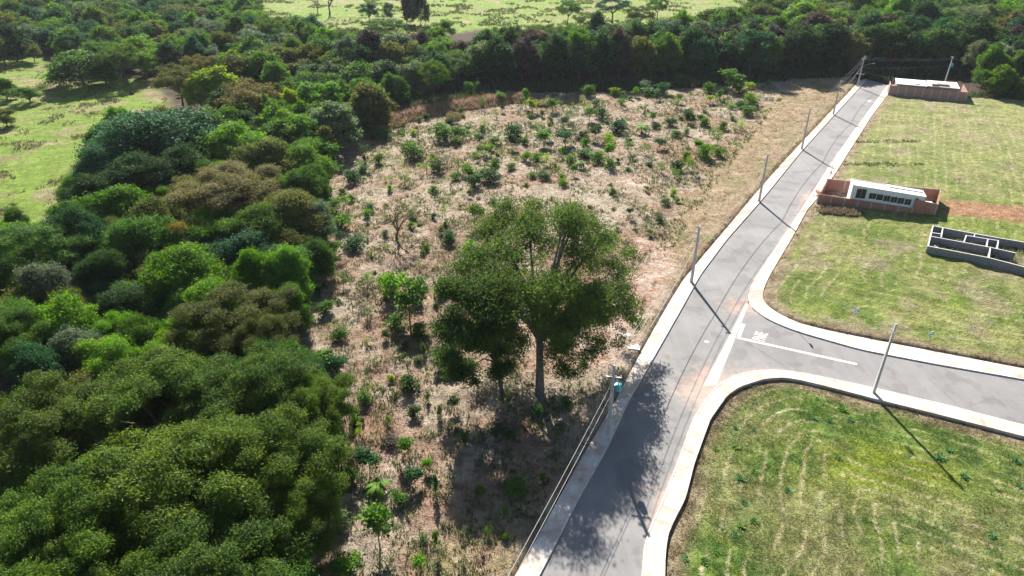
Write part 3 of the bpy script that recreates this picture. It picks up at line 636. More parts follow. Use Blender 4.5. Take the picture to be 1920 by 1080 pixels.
MB().box((x1+.35*(x2-x1)+.1, 1.6, 2.9), ((x2-x1)+.5, 1.6, 1.2)).build('light_well', M['dark'], bd2)
r1 = [c for c in bd2.children if c.name.startswith('roof')][0]
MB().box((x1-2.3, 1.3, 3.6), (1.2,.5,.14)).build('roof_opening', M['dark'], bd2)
MB().box((x2+1.4, 1.5, 3.85), (1.5,1.1,.5)).build('brick_stack', M['brick2'], bd2)
MB().box((x3-3.8, 2.2, 3.85), (3.0,1.5,.5)).build('brick_stack', M['brick2'], bd2)
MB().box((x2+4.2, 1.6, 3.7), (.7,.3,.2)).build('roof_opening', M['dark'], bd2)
pa = b+n_*.3+u*.4; mb = MB(); mb.tube([(pa.x,pa.y,-.1),(pa.x,pa.y,4.2)], .05, 5); tag(mb.build('thin_post', M['steel']), 'thin rod standing at the right end of the far brick wall', 'post')

# ---------------------------------------------------------------- vegetation builders
def diamonds(P, Nn, ln, wd, rs, tint):
    """one leaf blade per point: 4-corner diamond"""
    n = len(P); a = rs.normal(size=(n,3)); t = np.cross(Nn, a); t /= np.linalg.norm(t, axis=1)[:,None]+1e-9
    b = np.cross(Nn, t); b /= np.linalg.norm(b, axis=1)[:,None]+1e-9
    l = (ln*rs.uniform(.65,1.35,n))[:,None]/2; w_ = (wd*rs.uniform(.65,1.35,n))[:,None]/2
    V = np.stack([P-t*l, P+b*w_, P+t*l, P-b*w_], 1).reshape(-1,3)
    F = np.arange(4*n).reshape(n,4); return V, F, np.repeat(tint, 4)
def crown_mesh(name, puffs, twigs, per, ln, wd, seed, spread=.32, up=.35, shell=(.55,1.0), topbias=.25, droop=0.0):
    """leaf crown. puffs: (x,y,z,r,flat)"""
    rs = np.random.RandomState(seed); Vs, Fs, Ts = [], [], []; base = 0
    tot = sum(p[3]**2 for p in puffs)
    for (x, y, z, r, fl) in puffs:
        k = max(6, int(twigs*r*r/tot)); d = rs.normal(size=(k,3)); d /= np.linalg.norm(d, axis=1)[:,None]
        fl_ = rs.rand(k) < topbias; d[:,2] = np.where(fl_ & (d[:,2] < 0), -d[:,2], d[:,2])
        rad = r*(shell[0]+(shell[1]-shell[0])*rs.rand(k)**.6)*(1+.22*rs.normal(size=k)).clip(.6,1.5)
        C = np.c_[d[:,0]*rad, d[:,1]*rad, d[:,2]*rad*fl+.12*rs.normal(size=k)*r]+BR([x,y,z])
        tw = rs.rand(k)
        P = np.repeat(C, per, 0)+rs.normal(size=(k*per,3))*spread*BR([1,1,.55]); P[:,2] -= droop*rs.rand(k*per)
        Nn = np.repeat(d, per, 0)*.5+rs.normal(size=(k*per,3))*.75+BR([0,0,up]); Nn /= np.linalg.norm(Nn, axis=1)[:,None]
        tint = np.clip(np.repeat(tw, per)*.55+rs.rand(k*per)*.45, 0, 1)
        V, F, T = diamonds(P, Nn, ln, wd, rs, tint); Vs.append(V); Fs.append(F+base); Ts.append(T); base += len(V)
    return npmesh(name, np.concatenate(Vs), np.concatenate(Fs), {'tint': ('FLOAT', np.concatenate(Ts))})
def limbs(puffs, h0, r0, seed, nlimb=7, lean=(0,0), base=(0,0,0), fork=.35, n=6):
    """trunk and limbs reaching into the puffs"""
    rnd = random.Random(seed); mb = MB(); bx, by, bz = base
    fk = Vector((bx+lean[0]*.4, by+lean[1]*.4, bz+h0))
    mb.tube([(bx,by,bz-.6),(bx,by,bz+.05),(bx+lean[0]*.15,by+lean[1]*.15,bz+h0*.45),fk], [r0*1.55,r0*1.15,r0*.9,r0*.75], n)
    ps = sorted(puffs, key=lambda p: -p[3]); ps = ps[:nlimb]
    for p in ps:
        t = Vector(p[:3]); d = t-fk; m1 = fk+d*.35+Vector((rnd.uniform(-.3,.3), rnd.uniform(-.3,.3), d.length*.10)); m2 = fk+d*.7+Vector((rnd.uniform(-.3,.3), rnd.uniform(-.3,.3), d.length*.08))
        mb.tube([fk-Vector((0,0,.25)), m1, m2, t], [r0*.5,r0*.36,r0*.22,r0*.07], 5)
        for q in range(2):
            e2 = t+Vector((rnd.uniform(-1,1), rnd.uniform(-1,1), rnd.uniform(-.1,.8)))*p[3]*.8
            mb.tube([m2, m2.lerp(e2,.5)+Vector((0,0,.15)), e2], [r0*.15,r0*.1,r0*.03], 4, cap=False)
    return mb
def puff_set(kind, rnd):
    """nominal tree: crown radius 5 m, height ~10 m"""
    P = []
    if kind == 'dome':
        for k in range(24):
            a = k*2.399+rnd.uniform(-.3,.3); q = math.sqrt((k+.5)/24); r = 4.1*q*rnd.uniform(.88,1.1); P.append((r*math.cos(a), r*math.sin(a), 8.6-3.7*q*q+rnd.uniform(-.8,.8), rnd.uniform(.85,1.7), rnd.uniform(.65,.9)))
        for k in range(9):
            a = k*.7+rnd.uniform(-.2,.2); P.append((3.9*math.cos(a), 3.9*math.sin(a), 3.4+rnd.uniform(-.8,.8), rnd.uniform(1,1.5), .9))
    elif kind == 'umbrella':
        for k in range(27):
            a = k*2.399+rnd.uniform(-.35,.35); q = math.sqrt((k+.5)/27); r = 5.0*q*rnd.uniform(.9,1.08); P.append((r*math.cos(a), r*math.sin(a), 8.7-1.9*q*q+rnd.uniform(-1.3,1.0), rnd.uniform(.6,1.15), rnd.uniform(.5,.7)))
        for k in range(9):
            a = k*.7+.3; r = rnd.uniform(2.4,4.6); P.append((r*math.cos(a), r*math.sin(a), 5.4+rnd.uniform(-.7,.7), 1.2, .5))
    elif kind == 'airy':
        for k in range(20):
            a = rnd.uniform(0,6.28); r = 4.3*math.sqrt(rnd.random()); P.append((r*math.cos(a), r*math.sin(a), rnd.uniform(4.2,9.2)-r*.28, rnd.uniform(.8,1.35), .7))
    elif kind == 'lumpy':
        for k in range(22):
            a = k*2.399+rnd.uniform(-.3,.3); q = math.sqrt((k+.5)/22); r = 4.1*q*rnd.uniform(.85,1.1); P.append((r*math.cos(a), r*math.sin(a), 8.8-4.0*q**1.6+rnd.uniform(-.9,.9), rnd.uniform(1.1,1.9), .75))
        for k in range(6):
            a = k*1.05; P.append((3.4*math.cos(a), 3.4*math.sin(a), 3.2+rnd.uniform(-.5,.5), 1.5, .9))
    elif kind == 'column':
        for k in range(20):
            a = k*2.4; z = 2.6+k*.42; r = 2.5*math.sin(math.pi*min(.95,(k+2)/23.)); P.append((r*math.cos(a), r*math.sin(a), z, rnd.uniform(1.1,1.6), .9))
    return P
PROTO = {}
def proto(kind, lod, var):
    key = (kind, lod, var)
    if key in PROTO: return PROTO[key]
    sd = hash_(key); rnd = random.Random(sd); P = puff_set(kind, rnd)
    prm = {'dome': (.25,.14,.30,.35), 'umbrella': (.18,.075,.22,.75), 'airy': (.24,.11,.36,.4), 'lumpy': (.29,.16,.30,.45), 'column': (.3,.18,.3,.3)}[kind]
    tw, per, k = (3700, 13, 1.0) if lod == 0 else (1500, 7, 2.1)
    if kind == 'airy': tw = int(tw*.55)
    if kind == 'umbrella' and lod == 0: tw, per = 4300, 20
    cm = crown_mesh('crown_'+kind, P, tw, per, prm[0]*k, prm[1]*k, sd, spread=prm[2]*(1 if lod == 0 else 1.25), up=prm[3], topbias=.6)
    tm_ = limbs(P, 2.6 if kind != 'umbrella' else 3.4, .26, sd, 8 if kind != 'airy' else 12).mesh('trunk_'+kind, True)
    tm_.materials.append(M['bark']); cm.materials.append(M['leaf'])
    PROTO[key] = (cm, tm_); return PROTO[key]
def hash_(k):
    s = 0
    for ch in repr(k): s = (s*131+ord(ch)) % 1000003
    return s
PAL = {'dark': ((.036,.078,.024),'dark green'), 'green': ((.072,.150,.028),'mid green'), 'bright': ((.105,.215,.030),'bright green'), 'lime': ((.21,.30,.035),'lime yellow'),
       'olive': ((.105,.125,.032),'olive green'), 'rust': ((.150,.135,.040),'orange brown'), 'grey': ((.125,.17,.095),'silvery grey'), 'teal': ((.036,.098,.040),'blue green'), 'plum': ((.062,.052,.042),'purple brown'), 'fern': ((.080,.138,.024),'yellow green')}
TREES = []
def put_tree(px, py, rpx, kind, pal, h=None, zc=None, name='broadleaf_tree', far=None, rnd=random):
    """crown centre seen at px,py with radius rpx photo pixels"""
    hh = h or 10.0; zc = zc if zc is not None else hh*.68
    x, y = g(px, py, zc); d = math.sqrt(x*x+y*y+(CAM_H-zc)**2); zcam = y*math.cos(PITCH)+(CAM_H-zc)*math.sin(PITCH)
    r = rpx*zcam/FPX
    TREES.append(dict(px=px, py=py, x=x, y=y, r=r, h=hh, kind=kind, pal=pal, name=name, d=d)); return TREES[-1]
rt = random.Random(11)
# explicit crowns: px, py (crown centre), radius px, kind, palette, height
EXP = [
 (120,960,150,'umbrella','fern',12),(335,905,155,'umbrella','fern',12.5),(525,860,118,'umbrella','fern',11),(75,785,135,'umbrella','fern',12),(285,745,135,'umbrella','fern',12),
 (470,735,112,'umbrella','fern',11.5),(590,760,78,'umbrella','fern',10),(560,950,80,'umbrella','fern',9),(400,1050,135,'umbrella','fern',11),(190,1110,140,'umbrella','fern',11),(15,1090,130,'umbrella','fern',11),(560,1110,90,'airy','green',8),
 (205,668,66,'airy','bright',10),(130,655,62,'lumpy','grey',9),(75,690,55,'lumpy','teal',9),(20,640,75,'umbrella','green',11),(120,600,52,'lumpy','bright',9),(40,600,48,'dome','green',9),(215,610,45,'airy','bright',8),
 (430,595,88,'umbrella','olive',10),(480,645,60,'umbrella','olive',9),(400,555,52,'lumpy','bright',9.5),(345,505,64,'lumpy','bright',10),(470,505,46,'lumpy','bright',9),(525,505,46,'lumpy','bright',9),(590,470,30,'lumpy','green',7),(530,560,40,'dome','green',8),
 (90,535,50,'lumpy','grey',8.5),(25,520,50,'airy','green',9),(60,462,85,'umbrella','green',11),(150,445,55,'dome','teal',10),(25,420,30,'dome','green',7),(270,450,60,'dome','green',9),(200,500,50,'dome','dark',8.5),(230,570,46,'dome','dark',7.5),(300,580,40,'dome','dark',7),
 (220,385,62,'lumpy','bright',10),(300,410,48,'lumpy','olive',9.5),(425,360,86,'umbrella','rust',10.5),(400,420,50,'airy','bright',9),(350,440,44,'airy','rust',8.5),(475,425,52,'dome','green',9),(545,390,58,'dome','olive',9.5),(590,400,34,'dome','grey',8),(590,335,34,'dome','green',8),
 (290,255,100,'dome','teal',12),(200,290,66,'dome','teal',11),(175,355,46,'dome','dark',9),(380,240,52,'dome','green',10),(255,330,55,'dome','dark',9.5),(340,310,50,'dome','dark',9),
 (440,265,60,'lumpy','bright',10),(500,300,55,'lumpy','olive',10),(560,300,46,'lumpy','bright',9),(570,245,40,'lumpy','bright',9),(600,215,30,'lumpy','green',8),(520,225,40,'lumpy','bright',9),(515,345,40,'lumpy','bright',9),
 (330,145,46,'umbrella','olive',12),(370,120,28,'umbrella','rust',10),(400,150,44,'lumpy','lime',11.5),(370,165,26,'lumpy','lime',9),(420,185,38,'dome','dark',9),(465,180,48,'umbrella','rust',11),(540,190,22,'lumpy','lime',9),(505,200,26,'dome','green',8.5),
 (640,170,30,'dome','green',9),(620,140,26,'dome','grey',9),(695,180,32,'dome','green',9.5),(670,200,22,'airy','bright',7),(738,160,28,'lumpy','green',9),(645,215,28,'dome','green',8),(885,160,14,'airy','green',5.5),
 (145,118,48,'dome','green',10.5),(110,125,26,'airy','grey',8),(190,125,24,'dome','green',8),(50,172,30,'airy','green',5),(57,92,18,'airy','olive',7),(5,160,22,'dome','green',6),(5,215,22,'airy','olive',5),
 (760,5,16,'column','plum',13),(787,12,22,'dome','dark',12),(725,16,16,'airy','grey',9),(690,14,16,'airy','teal',9),(725,45,34,'umbrella','green',9),(830,50,24,'airy','bright',9),(800,62,20,'airy','green',8),
 (1065,12,20,'umbrella','green',11),(1150,8,30,'umbrella','teal',11),(1235,8,20,'umbrella','green',10),(1200,26,24,'umbrella','fern',9),(1100,34,24,'umbrella','fern',9),
 (1900,48,34,'dome','rust',14),(1655,48,22,'lumpy','lime',9),(1880,100,22,'airy','grey',12),(1420,75,22,'dome','bright',13),(540,80,24,'airy','grey',10),(505,90,22,'airy','olive',9),(350,68,18,'airy','grey',10),(395,100,22,'airy','grey',9),
 (1858,112,24,'lumpy','green',12),(1893,120,26,'airy','bright',11),(1925,118,26,'lumpy','green',12),(1950,135,28,'lumpy','olive',10),(1838,95,22,'airy','grey',13),(1880,145,22,'lumpy','bright',8),(1848,140,20,'airy','green',8),(1915,160,18,'lumpy','green',6),(1115,45,18,'dome','dark',15),(820,75,20,'airy','green',13),
]
for a in EXP:
    if a[0] < 640 and 205 < a[1] < 625 and a[2] > 40: a = (a[0], a[1], a[2]*1.14, a[3], a[4], a[5]*1.12)
    put_tree(*a)
def fill(poly, n_try, rmin, rmax, hmin, hmax, pals, kinds, sep=.80, seed=1, zf=.7, ymin=None):
    rd = random.Random(seed); xs_ = [p[0] for p in poly]; ys_ = [p[1] for p in poly]
    for _ in range(n_try):
        px = rd.uniform(min(xs_), max(xs_)); py = rd.uniform(min(ys_), max(ys_))
        if sdist(poly, BR([px]), BR([py]))[0] < 0: continue
        hh = rd.uniform(hmin, hmax); x, y = g(px, py, hh*zf); rm = rd.uniform(rmin, rmax)
        if ymin is not None and y < np.interp(px, [640,1000,1100,1500,1640,1850,1960], [204,208,211,222,232,230,222])+rd.uniform(-3,5): continue
        if any((t['x']-x)**2+(t['y']-y)**2 < ((t['r']+rm)*sep)**2 for t in TREES): continue
        zcam = y*math.cos(PITCH)+(CAM_H-hh*zf)*math.sin(PITCH)
        put_tree(px, py, rm*FPX/zcam, rd.choice(kinds), rd.choice(pals), hh, hh*zf)
canopyA = [(215,215),(400,225),(480,190),(560,200),(615,250),(590,300),(595,420),(580,480),(520,560),(510,640),(600,720),(600,850),(540,880),(520,1000),(440,1120),(0,1120),(0,440),(110,440),(150,330)]
fill(canopyA, 3500, 3.0, 4.9, 6.0, 9, ['dark','green','green','bright','teal','olive','green','green','bright'], ['dome','lumpy','lumpy','airy','airy'], .50, 3)
canopyB = [(-60,-14),(470,-14),(500,30),(640,62),(800,72),(880,90),(860,130),(740,150),(690,190),(620,230),(590,190),(500,150),(440,130),(380,95),(290,100),(270,110),(215,110),(120,70),(60,70),(-60,85)]
fill(canopyB, 4000, 4.2, 6.6, 8, 12, ['green','green','teal','grey','dark','olive','bright','green','fern','green','bright'], ['dome','lumpy','airy','umbrella'], .64, 5)
front = [(640,128),(1000,112),(1300,100),(1600,95),(1960,95),(1960,58),(1600,52),(1300,66),(1000,78),(880,80),(640,95)]
fill(front, 4500, 4.8, 7.0, 10, 14.5, ['dark','dark','green','green','teal','dark','plum','olive','green','grey','dark'], ['dome','dome','lumpy','airy','lumpy'], .50, 7, .62, 1)
back = [(1120,62),(1280,45),(1400,20),(1440,-14),(2000,-14),(2000,62),(1600,58),(1300,68)]
fill(back, 4000, 5, 7.5, 11, 15, ['green','green','fern','olive','dark','bright','green','grey'], ['dome','lumpy','umbrella','airy'], .62, 9)
back2 = [(880,70),(1000,62),(1300,48),(1300,60),(1120,72),(1000,84),(890,84)]
fill(back2, 900, 4, 6, 9, 12, ['fern','olive','green','grey','fern'], ['umbrella','airy'], .65, 13)

# ---- labels that say which one
ORD = ['leftmost','second-from-left','third-from-left','fourth-from-left','fifth-from-left','sixth-from-left','seventh-from-left']
def label_all(items, one, many):
    """items carry color, kindw, zone, big(bool), y, px; one()/many() write the words"""
    from collections import defaultdict
    def split(lst, keys):
        k0 = defaultdict(list)
        for it in lst: k0[tuple(it[k] for k in keys)].append(it)
        return k0
    for ks, lst in split(items, ('color','kindw','zone')).items():
        groups = [('', lst)]
        if len(lst) > 7:
            groups = []
            for (b,), l2 in split(lst, ('big',)).items():
                w0 = 'larger ' if b else 'smaller '
                if len(l2) <= 7: groups.append((w0, l2)); continue
                l2.sort(key=lambda t: t['y']); h3 = (len(l2)+2)//3
                for nm, part in (('nearest ', l2[:h3]), ('middle-row ', l2[h3:2*h3]), ('farthest ', l2[2*h3:])):
                    if part: groups.append((nm+w0, part))
        for w0, l2 in groups:
            l2.sort(key=lambda t: t['px'])
            for i, it in enumerate(l2):
                if len(l2) == 1: it['label'] = one(w0, it)
                elif len(l2) <= 7: it['label'] = (ORD[i] if i < len(l2)-1 else 'rightmost')+' of the '+many(w0, it)
                else: it['label'] = 'one of the '+many(w0, it); it['share'] = many(w0, it)
TZ = [(0,330,-200,62,'in the top left corner'),(330,640,-200,62,'left of the far bright pasture'),(640,900,-200,82,'before the far bright pasture'),(900,1400,-200,84,'around the far pasture edge'),
      (0,240,62,240,'on the far-left pasture'),(240,480,62,210,'around the lime yellow tree'),(480,640,62,210,'above the wood\'s far corner'),(640,760,82,240,'left of the dry grass bank'),(760,1000,82,240,'behind the dry grass bank'),
      (1000,1150,84,240,'above the planting\'s centre'),(1150,1320,84,240,'above the planting\'s right part'),(1320,1460,-200,240,'left above the bare field'),(1460,1580,-200,240,'right above the bare field'),(1580,1690,-200,240,'behind the road end pole'),
      (1690,1830,-200,240,'behind the far brick house'),(1830,2200,-200,240,'at the top right edge'),
      (0,330,210,345,'in the wood beside the pasture'),(330,480,210,345,'in the wood\'s far middle'),(480,700,210,345,'at the wood\'s far right edge'),
      (0,180,345,490,'under the pasture\'s lower end'),(180,330,345,490,'in the wood\'s middle left'),(330,480,345,490,'in the wood\'s centre'),(480,700,345,490,'at the wood edge by the planting'),
      (0,180,490,640,'at the left edge, mid height'),(180,330,490,640,'in the dark hollow of the wood'),(330,700,490,640,'beside the narrow dirt gully'),
      (0,230,640,860,'in the near wood, left side'),(230,460,640,860,'in the near wood, middle'),(460,800,640,860,'at the near wood\'s right edge'),
      (-200,260,860,1400,'in the bottom left corner'),(260,480,860,1400,'at the bottom of the wood'),(480,900,860,1400,'at the bottom by the clearing')]
def zone_of(Z, px, py, dflt):
    for a, b, c, d, s in Z:
        if a <= px < b and c <= py < d: return s
    return dflt
KW = {'dome': 'round-crowned', 'umbrella': 'flat feathery', 'airy': 'open thin', 'lumpy': 'lumpy-crowned', 'column': 'narrow upright'}
for t in TREES:
    t['color'] = PAL[t['pal']][1]; t['kindw'] = KW[t['kind']]; t['zone'] = zone_of(TZ, t['px'], t['py'], 'outside the left picture edge' if t['px'] < 0 else 'at the far edge'); t['big'] = t['r'] > 4.6
label_all(TREES, lambda w0, t: f"{w0}{t['color']} {t['kindw']} tree {t['zone']}", lambda w0, t: f"{w0}{t['color']} {t['kindw']} trees {t['zone']}")
NAME = {'dome': 'broadleaf_tree', 'umbrella': 'feathery_tree', 'airy': 'thin_tree', 'lumpy': 'leafy_tree', 'column': 'upright_tree'}
for t in TREES:
    rd = random.Random(int(t['px']*31+t['py'])); lod = 0 if t['y'] < 135 else 1
    cm, tm_ = proto(t['kind'], lod, rd.randrange(3 if lod == 0 else 2))
    e = empty(NAME[t['kind']], (t['x'], t['y'], -.1), rd.uniform(0, 6.28)); s = t['r']/5.0; e.scale = (s*rd.uniform(.84,1.18), s*rd.uniform(.84,1.18), t['h']/10.0*rd.uniform(.94,1.08)); e.rotation_euler.x = rd.uniform(-.09,.09); e.rotation_euler.y = rd.uniform(-.09,.09)
    c = link('crown', cm, None, e); tr = link('trunk', tm_, None, e)
    col = PAL[t['pal']][0]; j = rd.uniform(.82, 1.2); c.color = (col[0]*j*rd.uniform(.92,1.1), col[1]*j, col[2]*j*rd.uniform(.85,1.2), 1)
    tag(e, t['label'], 'tree', ('trees that look alike: '+t['share']) if 'share' in t else t['color']+' '+t['kindw']+' trees of the woods')

# ---- the lone big tree and its leaning companion
def pxpuffs(lst, flat=.72):
    P = []
    for a in lst:
        q = G(a[0], a[1], a[2]); P.append((q.x, q.y, q.z, a[3], flat))
    return P
big = [(960,388,16.8,1.9),(1020,385,17.2,1.8),(1068,402,16.6,2.0),(918,425,15.2,1.8),(1000,432,16.3,2.2),(1120,430,13.5,1.7),(1150,448,11.8,1.4),(1182,478,9,1.0),(1150,500,9.4,1.1),(900,475,14.8,1.8),(955,482,14.6,2.0),(1030,470,15.2,2.0),(1090,480,13.4,1.9),
       (868,505,13.6,1.5),(930,532,13.8,1.9),(990,540,13.4,2.0),(1060,540,12.2,2.0),(1122,545,9.6,1.9),(1160,575,7.6,1.4),(1184,592,6.4,.9),(955,590,11.6,1.7),(1020,595,10.6,1.6),(1082,600,9,1.8),(1130,610,6.8,1.3),(1052,640,7.4,1.2),(1155,632,5.2,.7),(1040,668,5.6,.8),(1075,650,6.2,1.0),(1100,560,9.6,1.5),(1035,560,11.2,1.6),(985,450,15.6,1.4),(1100,655,5.2,.8),(900,520,8.5,1.6),(950,545,8,1.7),(1000,560,7.5,1.6),(1050,575,7,1.6),(1100,575,7,1.6),(1130,560,7,1.5),(970,510,10,1.6),(1040,520,9.5,1.6),(1140,600,5.5,1.2),(880,560,7.5,1.3),(920,500,10.5,1.5),(900,445,15,1.3),(1090,570,9.5,2.3),(1130,590,8,2.0),(1150,560,8.5,1.8),(1060,610,9,2.0),(1010,560,11,2.0),(1050,520,13,2.0),(980,410,16.5,1.7),(1045,415,17,1.7),(1095,440,14.5,1.6),(940,455,15,1.6),(1045,655,6.2,1.3),(1080,675,5,1.1),(1060,695,4,.9),(1110,670,4.6,1.0),(975,640,7,1.0),(1165,520,8,1.4),(1185,560,7,1.1),(905,440,15,1.6),(1125,455,12.5,1.6),(1075,430,15.5,1.6),(1070,690,4.2,.9),(1035,640,6.5,1.0),(985,640,7,1.1),(1120,640,5.4,1.0),(965,665,5.5,.9),(1140,470,9,1.2),(1110,500,9,1.3),(1170,540,7.5,1.0)]
small = [(855,565,12,1.5),(905,580,12,1.6),(860,615,10.6,1.4),(905,640,9.4,1.4),(868,672,7.6,1.2),(880,706,5.6,1.1),(945,625,10,1.1),(832,650,6,.7),(930,660,6,.8),(850,540,12.6,1.3),(900,545,12.8,1.4),(925,700,3.6,.9),(860,640,7,1.2),(915,610,8,1.2)]
rs_ = random.Random(3)
for lab, puffs, base, h0, r0, lean, tw, seed, mt in (
   ('tallest lone spreading tree with pale forked trunk, casting the big shade over the road', big, G(1012,744,0), 7.0, .50, (-.3,3.0), 9800, 5, 'barkpale'),
   ('slender dark tree leaning left against the lone big spreading tree', small, G(942,742,0), 4.5, .24, (-2.0,1.6), 6200, 8, 'bark')):
    P = pxpuffs(puffs, .6); rj = random.Random(seed); P = [(p[0]+rj.gauss(0,.6), p[1]+rj.gauss(0,.6), p[2]+rj.gauss(0,.35), p[3]*rj.choice((.66,.85,1.02,1.2)), rj.uniform(.5,.8)) for p in P]+[(p[0]+rj.gauss(0,1)*p[3], p[1]+rj.gauss(0,1)*p[3], p[2]+rj.gauss(0,.35)*p[3], rj.uniform(.35,.6), .7) for p in P]; P = [(p[0]-base.x, p[1]-base.y, p[2], p[3], p[4]) for p in P]
    e = empty('spreading_tree', (base.x, base.y, .1))
    cm = crown_mesh('crown', P, tw, 11, .25, .14, seed, spread=.36, up=.25, shell=(.2,1.25), topbias=.35, droop=.2); cm.materials.append(M['leaf'])
    c = link('crown', cm, None, e); c.color = (.092,.150,.036,1) if mt == 'barkpale' else (.060,.108,.028,1)
    tm_ = limbs(P, h0, r0, seed, 24 if mt == 'barkpale' else 10, lean, n=9).mesh('trunk', True); tm_.materials.append(M[mt]); link('trunk', tm_, None, e)
    tag(e, lab, 'tree')
# bare tree, two bare trees far away
def bare(name, loc, h, seed, lab, r0=.16, leaf=None):
    rd = random.Random(seed); mb = MB(); tips = []
    def br(p, d, L, r, dep):
        q = p+d*L*.5+Vector((rd.uniform(-.1,.1),rd.uniform(-.1,.1),0))*L; e2 = p+d*L; r = max(r, .028); mb.tube([p,q,e2],[r,r*.85,r*.66],5 if dep < 3 else 3, cap=False)
        if dep >= 6: tips.append(e2); return
        for k in range(3 if dep in (0,1) else 2):
            d2 = (d+Vector((rd.uniform(-1,1),rd.uniform(-1,1),rd.uniform(-.25,.45)))*.75).normalized(); br(e2, d2, L*rd.uniform(.66,.86), r*.62, dep+1)
    br(Vector((0,0,-.3)), Vector((rd.uniform(-.1,.1),rd.uniform(-.1,.1),1)).normalized(), h*.27, r0, 0)
    e = empty(name, loc); mb.build('branches', M['bark'], e)
    if leaf:
        P = [(t.x,t.y,t.z,.3,.8) for t in tips[::3]]; cm = crown_mesh('foliage', P, 160, 5, .16, .09, seed, spread=.2); cm.materials.append(M['leaf']); c = link('foliage', cm, None, e); c.color = (*PAL[leaf][0],1)
    tag(e, lab, 'tree', 'leafless trees')
bare('bare_tree', G(745,452,.1), 7.2, 2, 'nearly leafless tree with dark spreading branches in the planting', .26, 'olive')
bare('bare_tree', G(618,30,0), 15, 5, 'right and thicker of two leafless trees at the picture top', .5)
bare('bare_tree', G(597,27,0), 13, 9, 'left and thinner of two leafless trees at the picture top', .3)
# pale fallen trunks showing through the near wood
for (p, q, z, r_, lab) in (((262,940),(312,962),6.5,.16,'white fallen trunk showing through the near feathery crowns'),((172,818),(184,832),6.5,.1,'short pale broken branch showing in the near wood'),((160,520),(200,536),5,.09,'grey dead branch in the dark hollow of the wood')):
    a, b = G(p[0],p[1],z), G(q[0],q[1],z-.3); mb = MB(); mb.tube([a, a.lerp(b,.5)+Vector((0,0,.12)), b], [r_,r_*.9,r_*.6], 7)
    tag(mb.build('dead_branch', M['capc']), lab, 'branch')

# ---- saplings of the planting
def sap_proto(kind, var):
    key = ('sap', kind, var)
    if key in PROTO: return PROTO[key]
    sd = hash_(key); rd = random.Random(sd); mb = MB()
    if kind == 'round':      # nominal height 2, crown radius .8
        P = [(rd.uniform(-.4,.4), rd.uniform(-.4,.4), rd.uniform(1.1,1.65), rd.uniform(.28,.42), .85) for _ in range(8)]; cm = crown_mesh('foliage', P, 130, 7, .17, .10, sd, spread=.11, up=.3, topbias=.3)
        mb.tube([(0,0,-.2),(.03,.02,.5),(0,0,1.3)], [.035,.028,.015], 5)
        for p in P[:5]: mb.tube([(0,0,.8),(p[0]*.6,p[1]*.6,1.05),p[:3]], [.018,.013,.006], 4, cap=False)
    elif kind == 'bush':
        P = [(rd.uniform(-.5,.5), rd.uniform(-.5,.5), rd.uniform(.3,1.4), rd.uniform(.3,.5), .8) for _ in range(10)]; cm = crown_mesh('foliage', P, 150, 7, .18, .11, sd, spread=.13, up=.3, topbias=.4)
        for p in P[:7]: mb.tube([(0,0,-.2),(p[0]*.5,p[1]*.5,p[2]*.5),p[:3]], [.03,.02,.01], 4, cap=False)
    elif kind == 'wispy':
        P = [(rd.uniform(-.45,.45), rd.uniform(-.45,.45), rd.uniform(.7,1.8), rd.uniform(.18,.3), .8) for _ in range(9)]; cm = crown_mesh('foliage', P, 65, 5, .14, .07, sd, spread=.13, up=.4)
        mb.tube([(0,0,-.2),(.02,0,.8),(0,.03,1.75)], [.03,.022,.01], 5)
        for p in P: mb.tube([(0,0,max(.3,p[2]-.5)),p[:3]], [.012,.005], 3, cap=False)
    elif kind == 'tall':
        P = [(rd.uniform(-.2,.2), rd.uniform(-.2,.2), .7+.15*k, rd.uniform(.22,.32), 1.0) for k in range(8)]; cm = crown_mesh('foliage', P, 120, 7, .16, .09, sd, spread=.09, up=.1)
        mb.tube([(0,0,-.2),(.02,0,.7),(0,0,1.6)], [.035,.028,.014], 5)
    elif kind == 'frond':
        Vs = []; Fs = []; Ts = []; rr2 = np.random.RandomState(sd)
        for k in range(15):
            a = k*2.399; L = rd.uniform(.8,1.15); up_ = rd.uniform(.35,1.1); pts = []
            for i in range(7):
                t = i/6; pts.append(Vector((math.cos(a)*L*t, math.sin(a)*L*t, 1.05+up_*t-1.15*t*t)))
            sdv = Vector((-math.sin(a), math.cos(a), 0)); b = len(Vs)
            for i, p in enumerate(pts):
                w_ = .15*math.sin(math.pi*min(1,(i+.6)/6.8)); Vs += [tuple(p-sdv*w_-Vector((0,0,w_*.5))), tuple(p), tuple(p+sdv*w_-Vector((0,0,w_*.5)))]
            for i in range(6):
                for c_ in (0,1): Fs.append([b+3*i+c_, b+3*i+c_+1, b+3*i+c_+4, b+3*i+c_+3])
            Ts += [rd.uniform(.3,1)]*21
        cm = npmesh('foliage', np.array(Vs), np.array(Fs), {'tint': ('FLOAT', np.array(Ts))})
        mb.tube([(0,0,-.2),(0,0,1.1)], [.06,.045], 6)
    cm.materials.append(M['leaf']); sm = mb.mesh('stem', True); sm.materials.append(M['bark'])
    PROTO[key] = (cm, sm); return PROTO[key]
SAPS = []
def put_sap(px, py, h, wd, kind, pal): 
    x, y = g(px, py); SAPS.append(dict(px=px, py=py, x=x, y=y, h=h, r=wd/2, kind=kind, pal=pal, big=wd > 2.4))
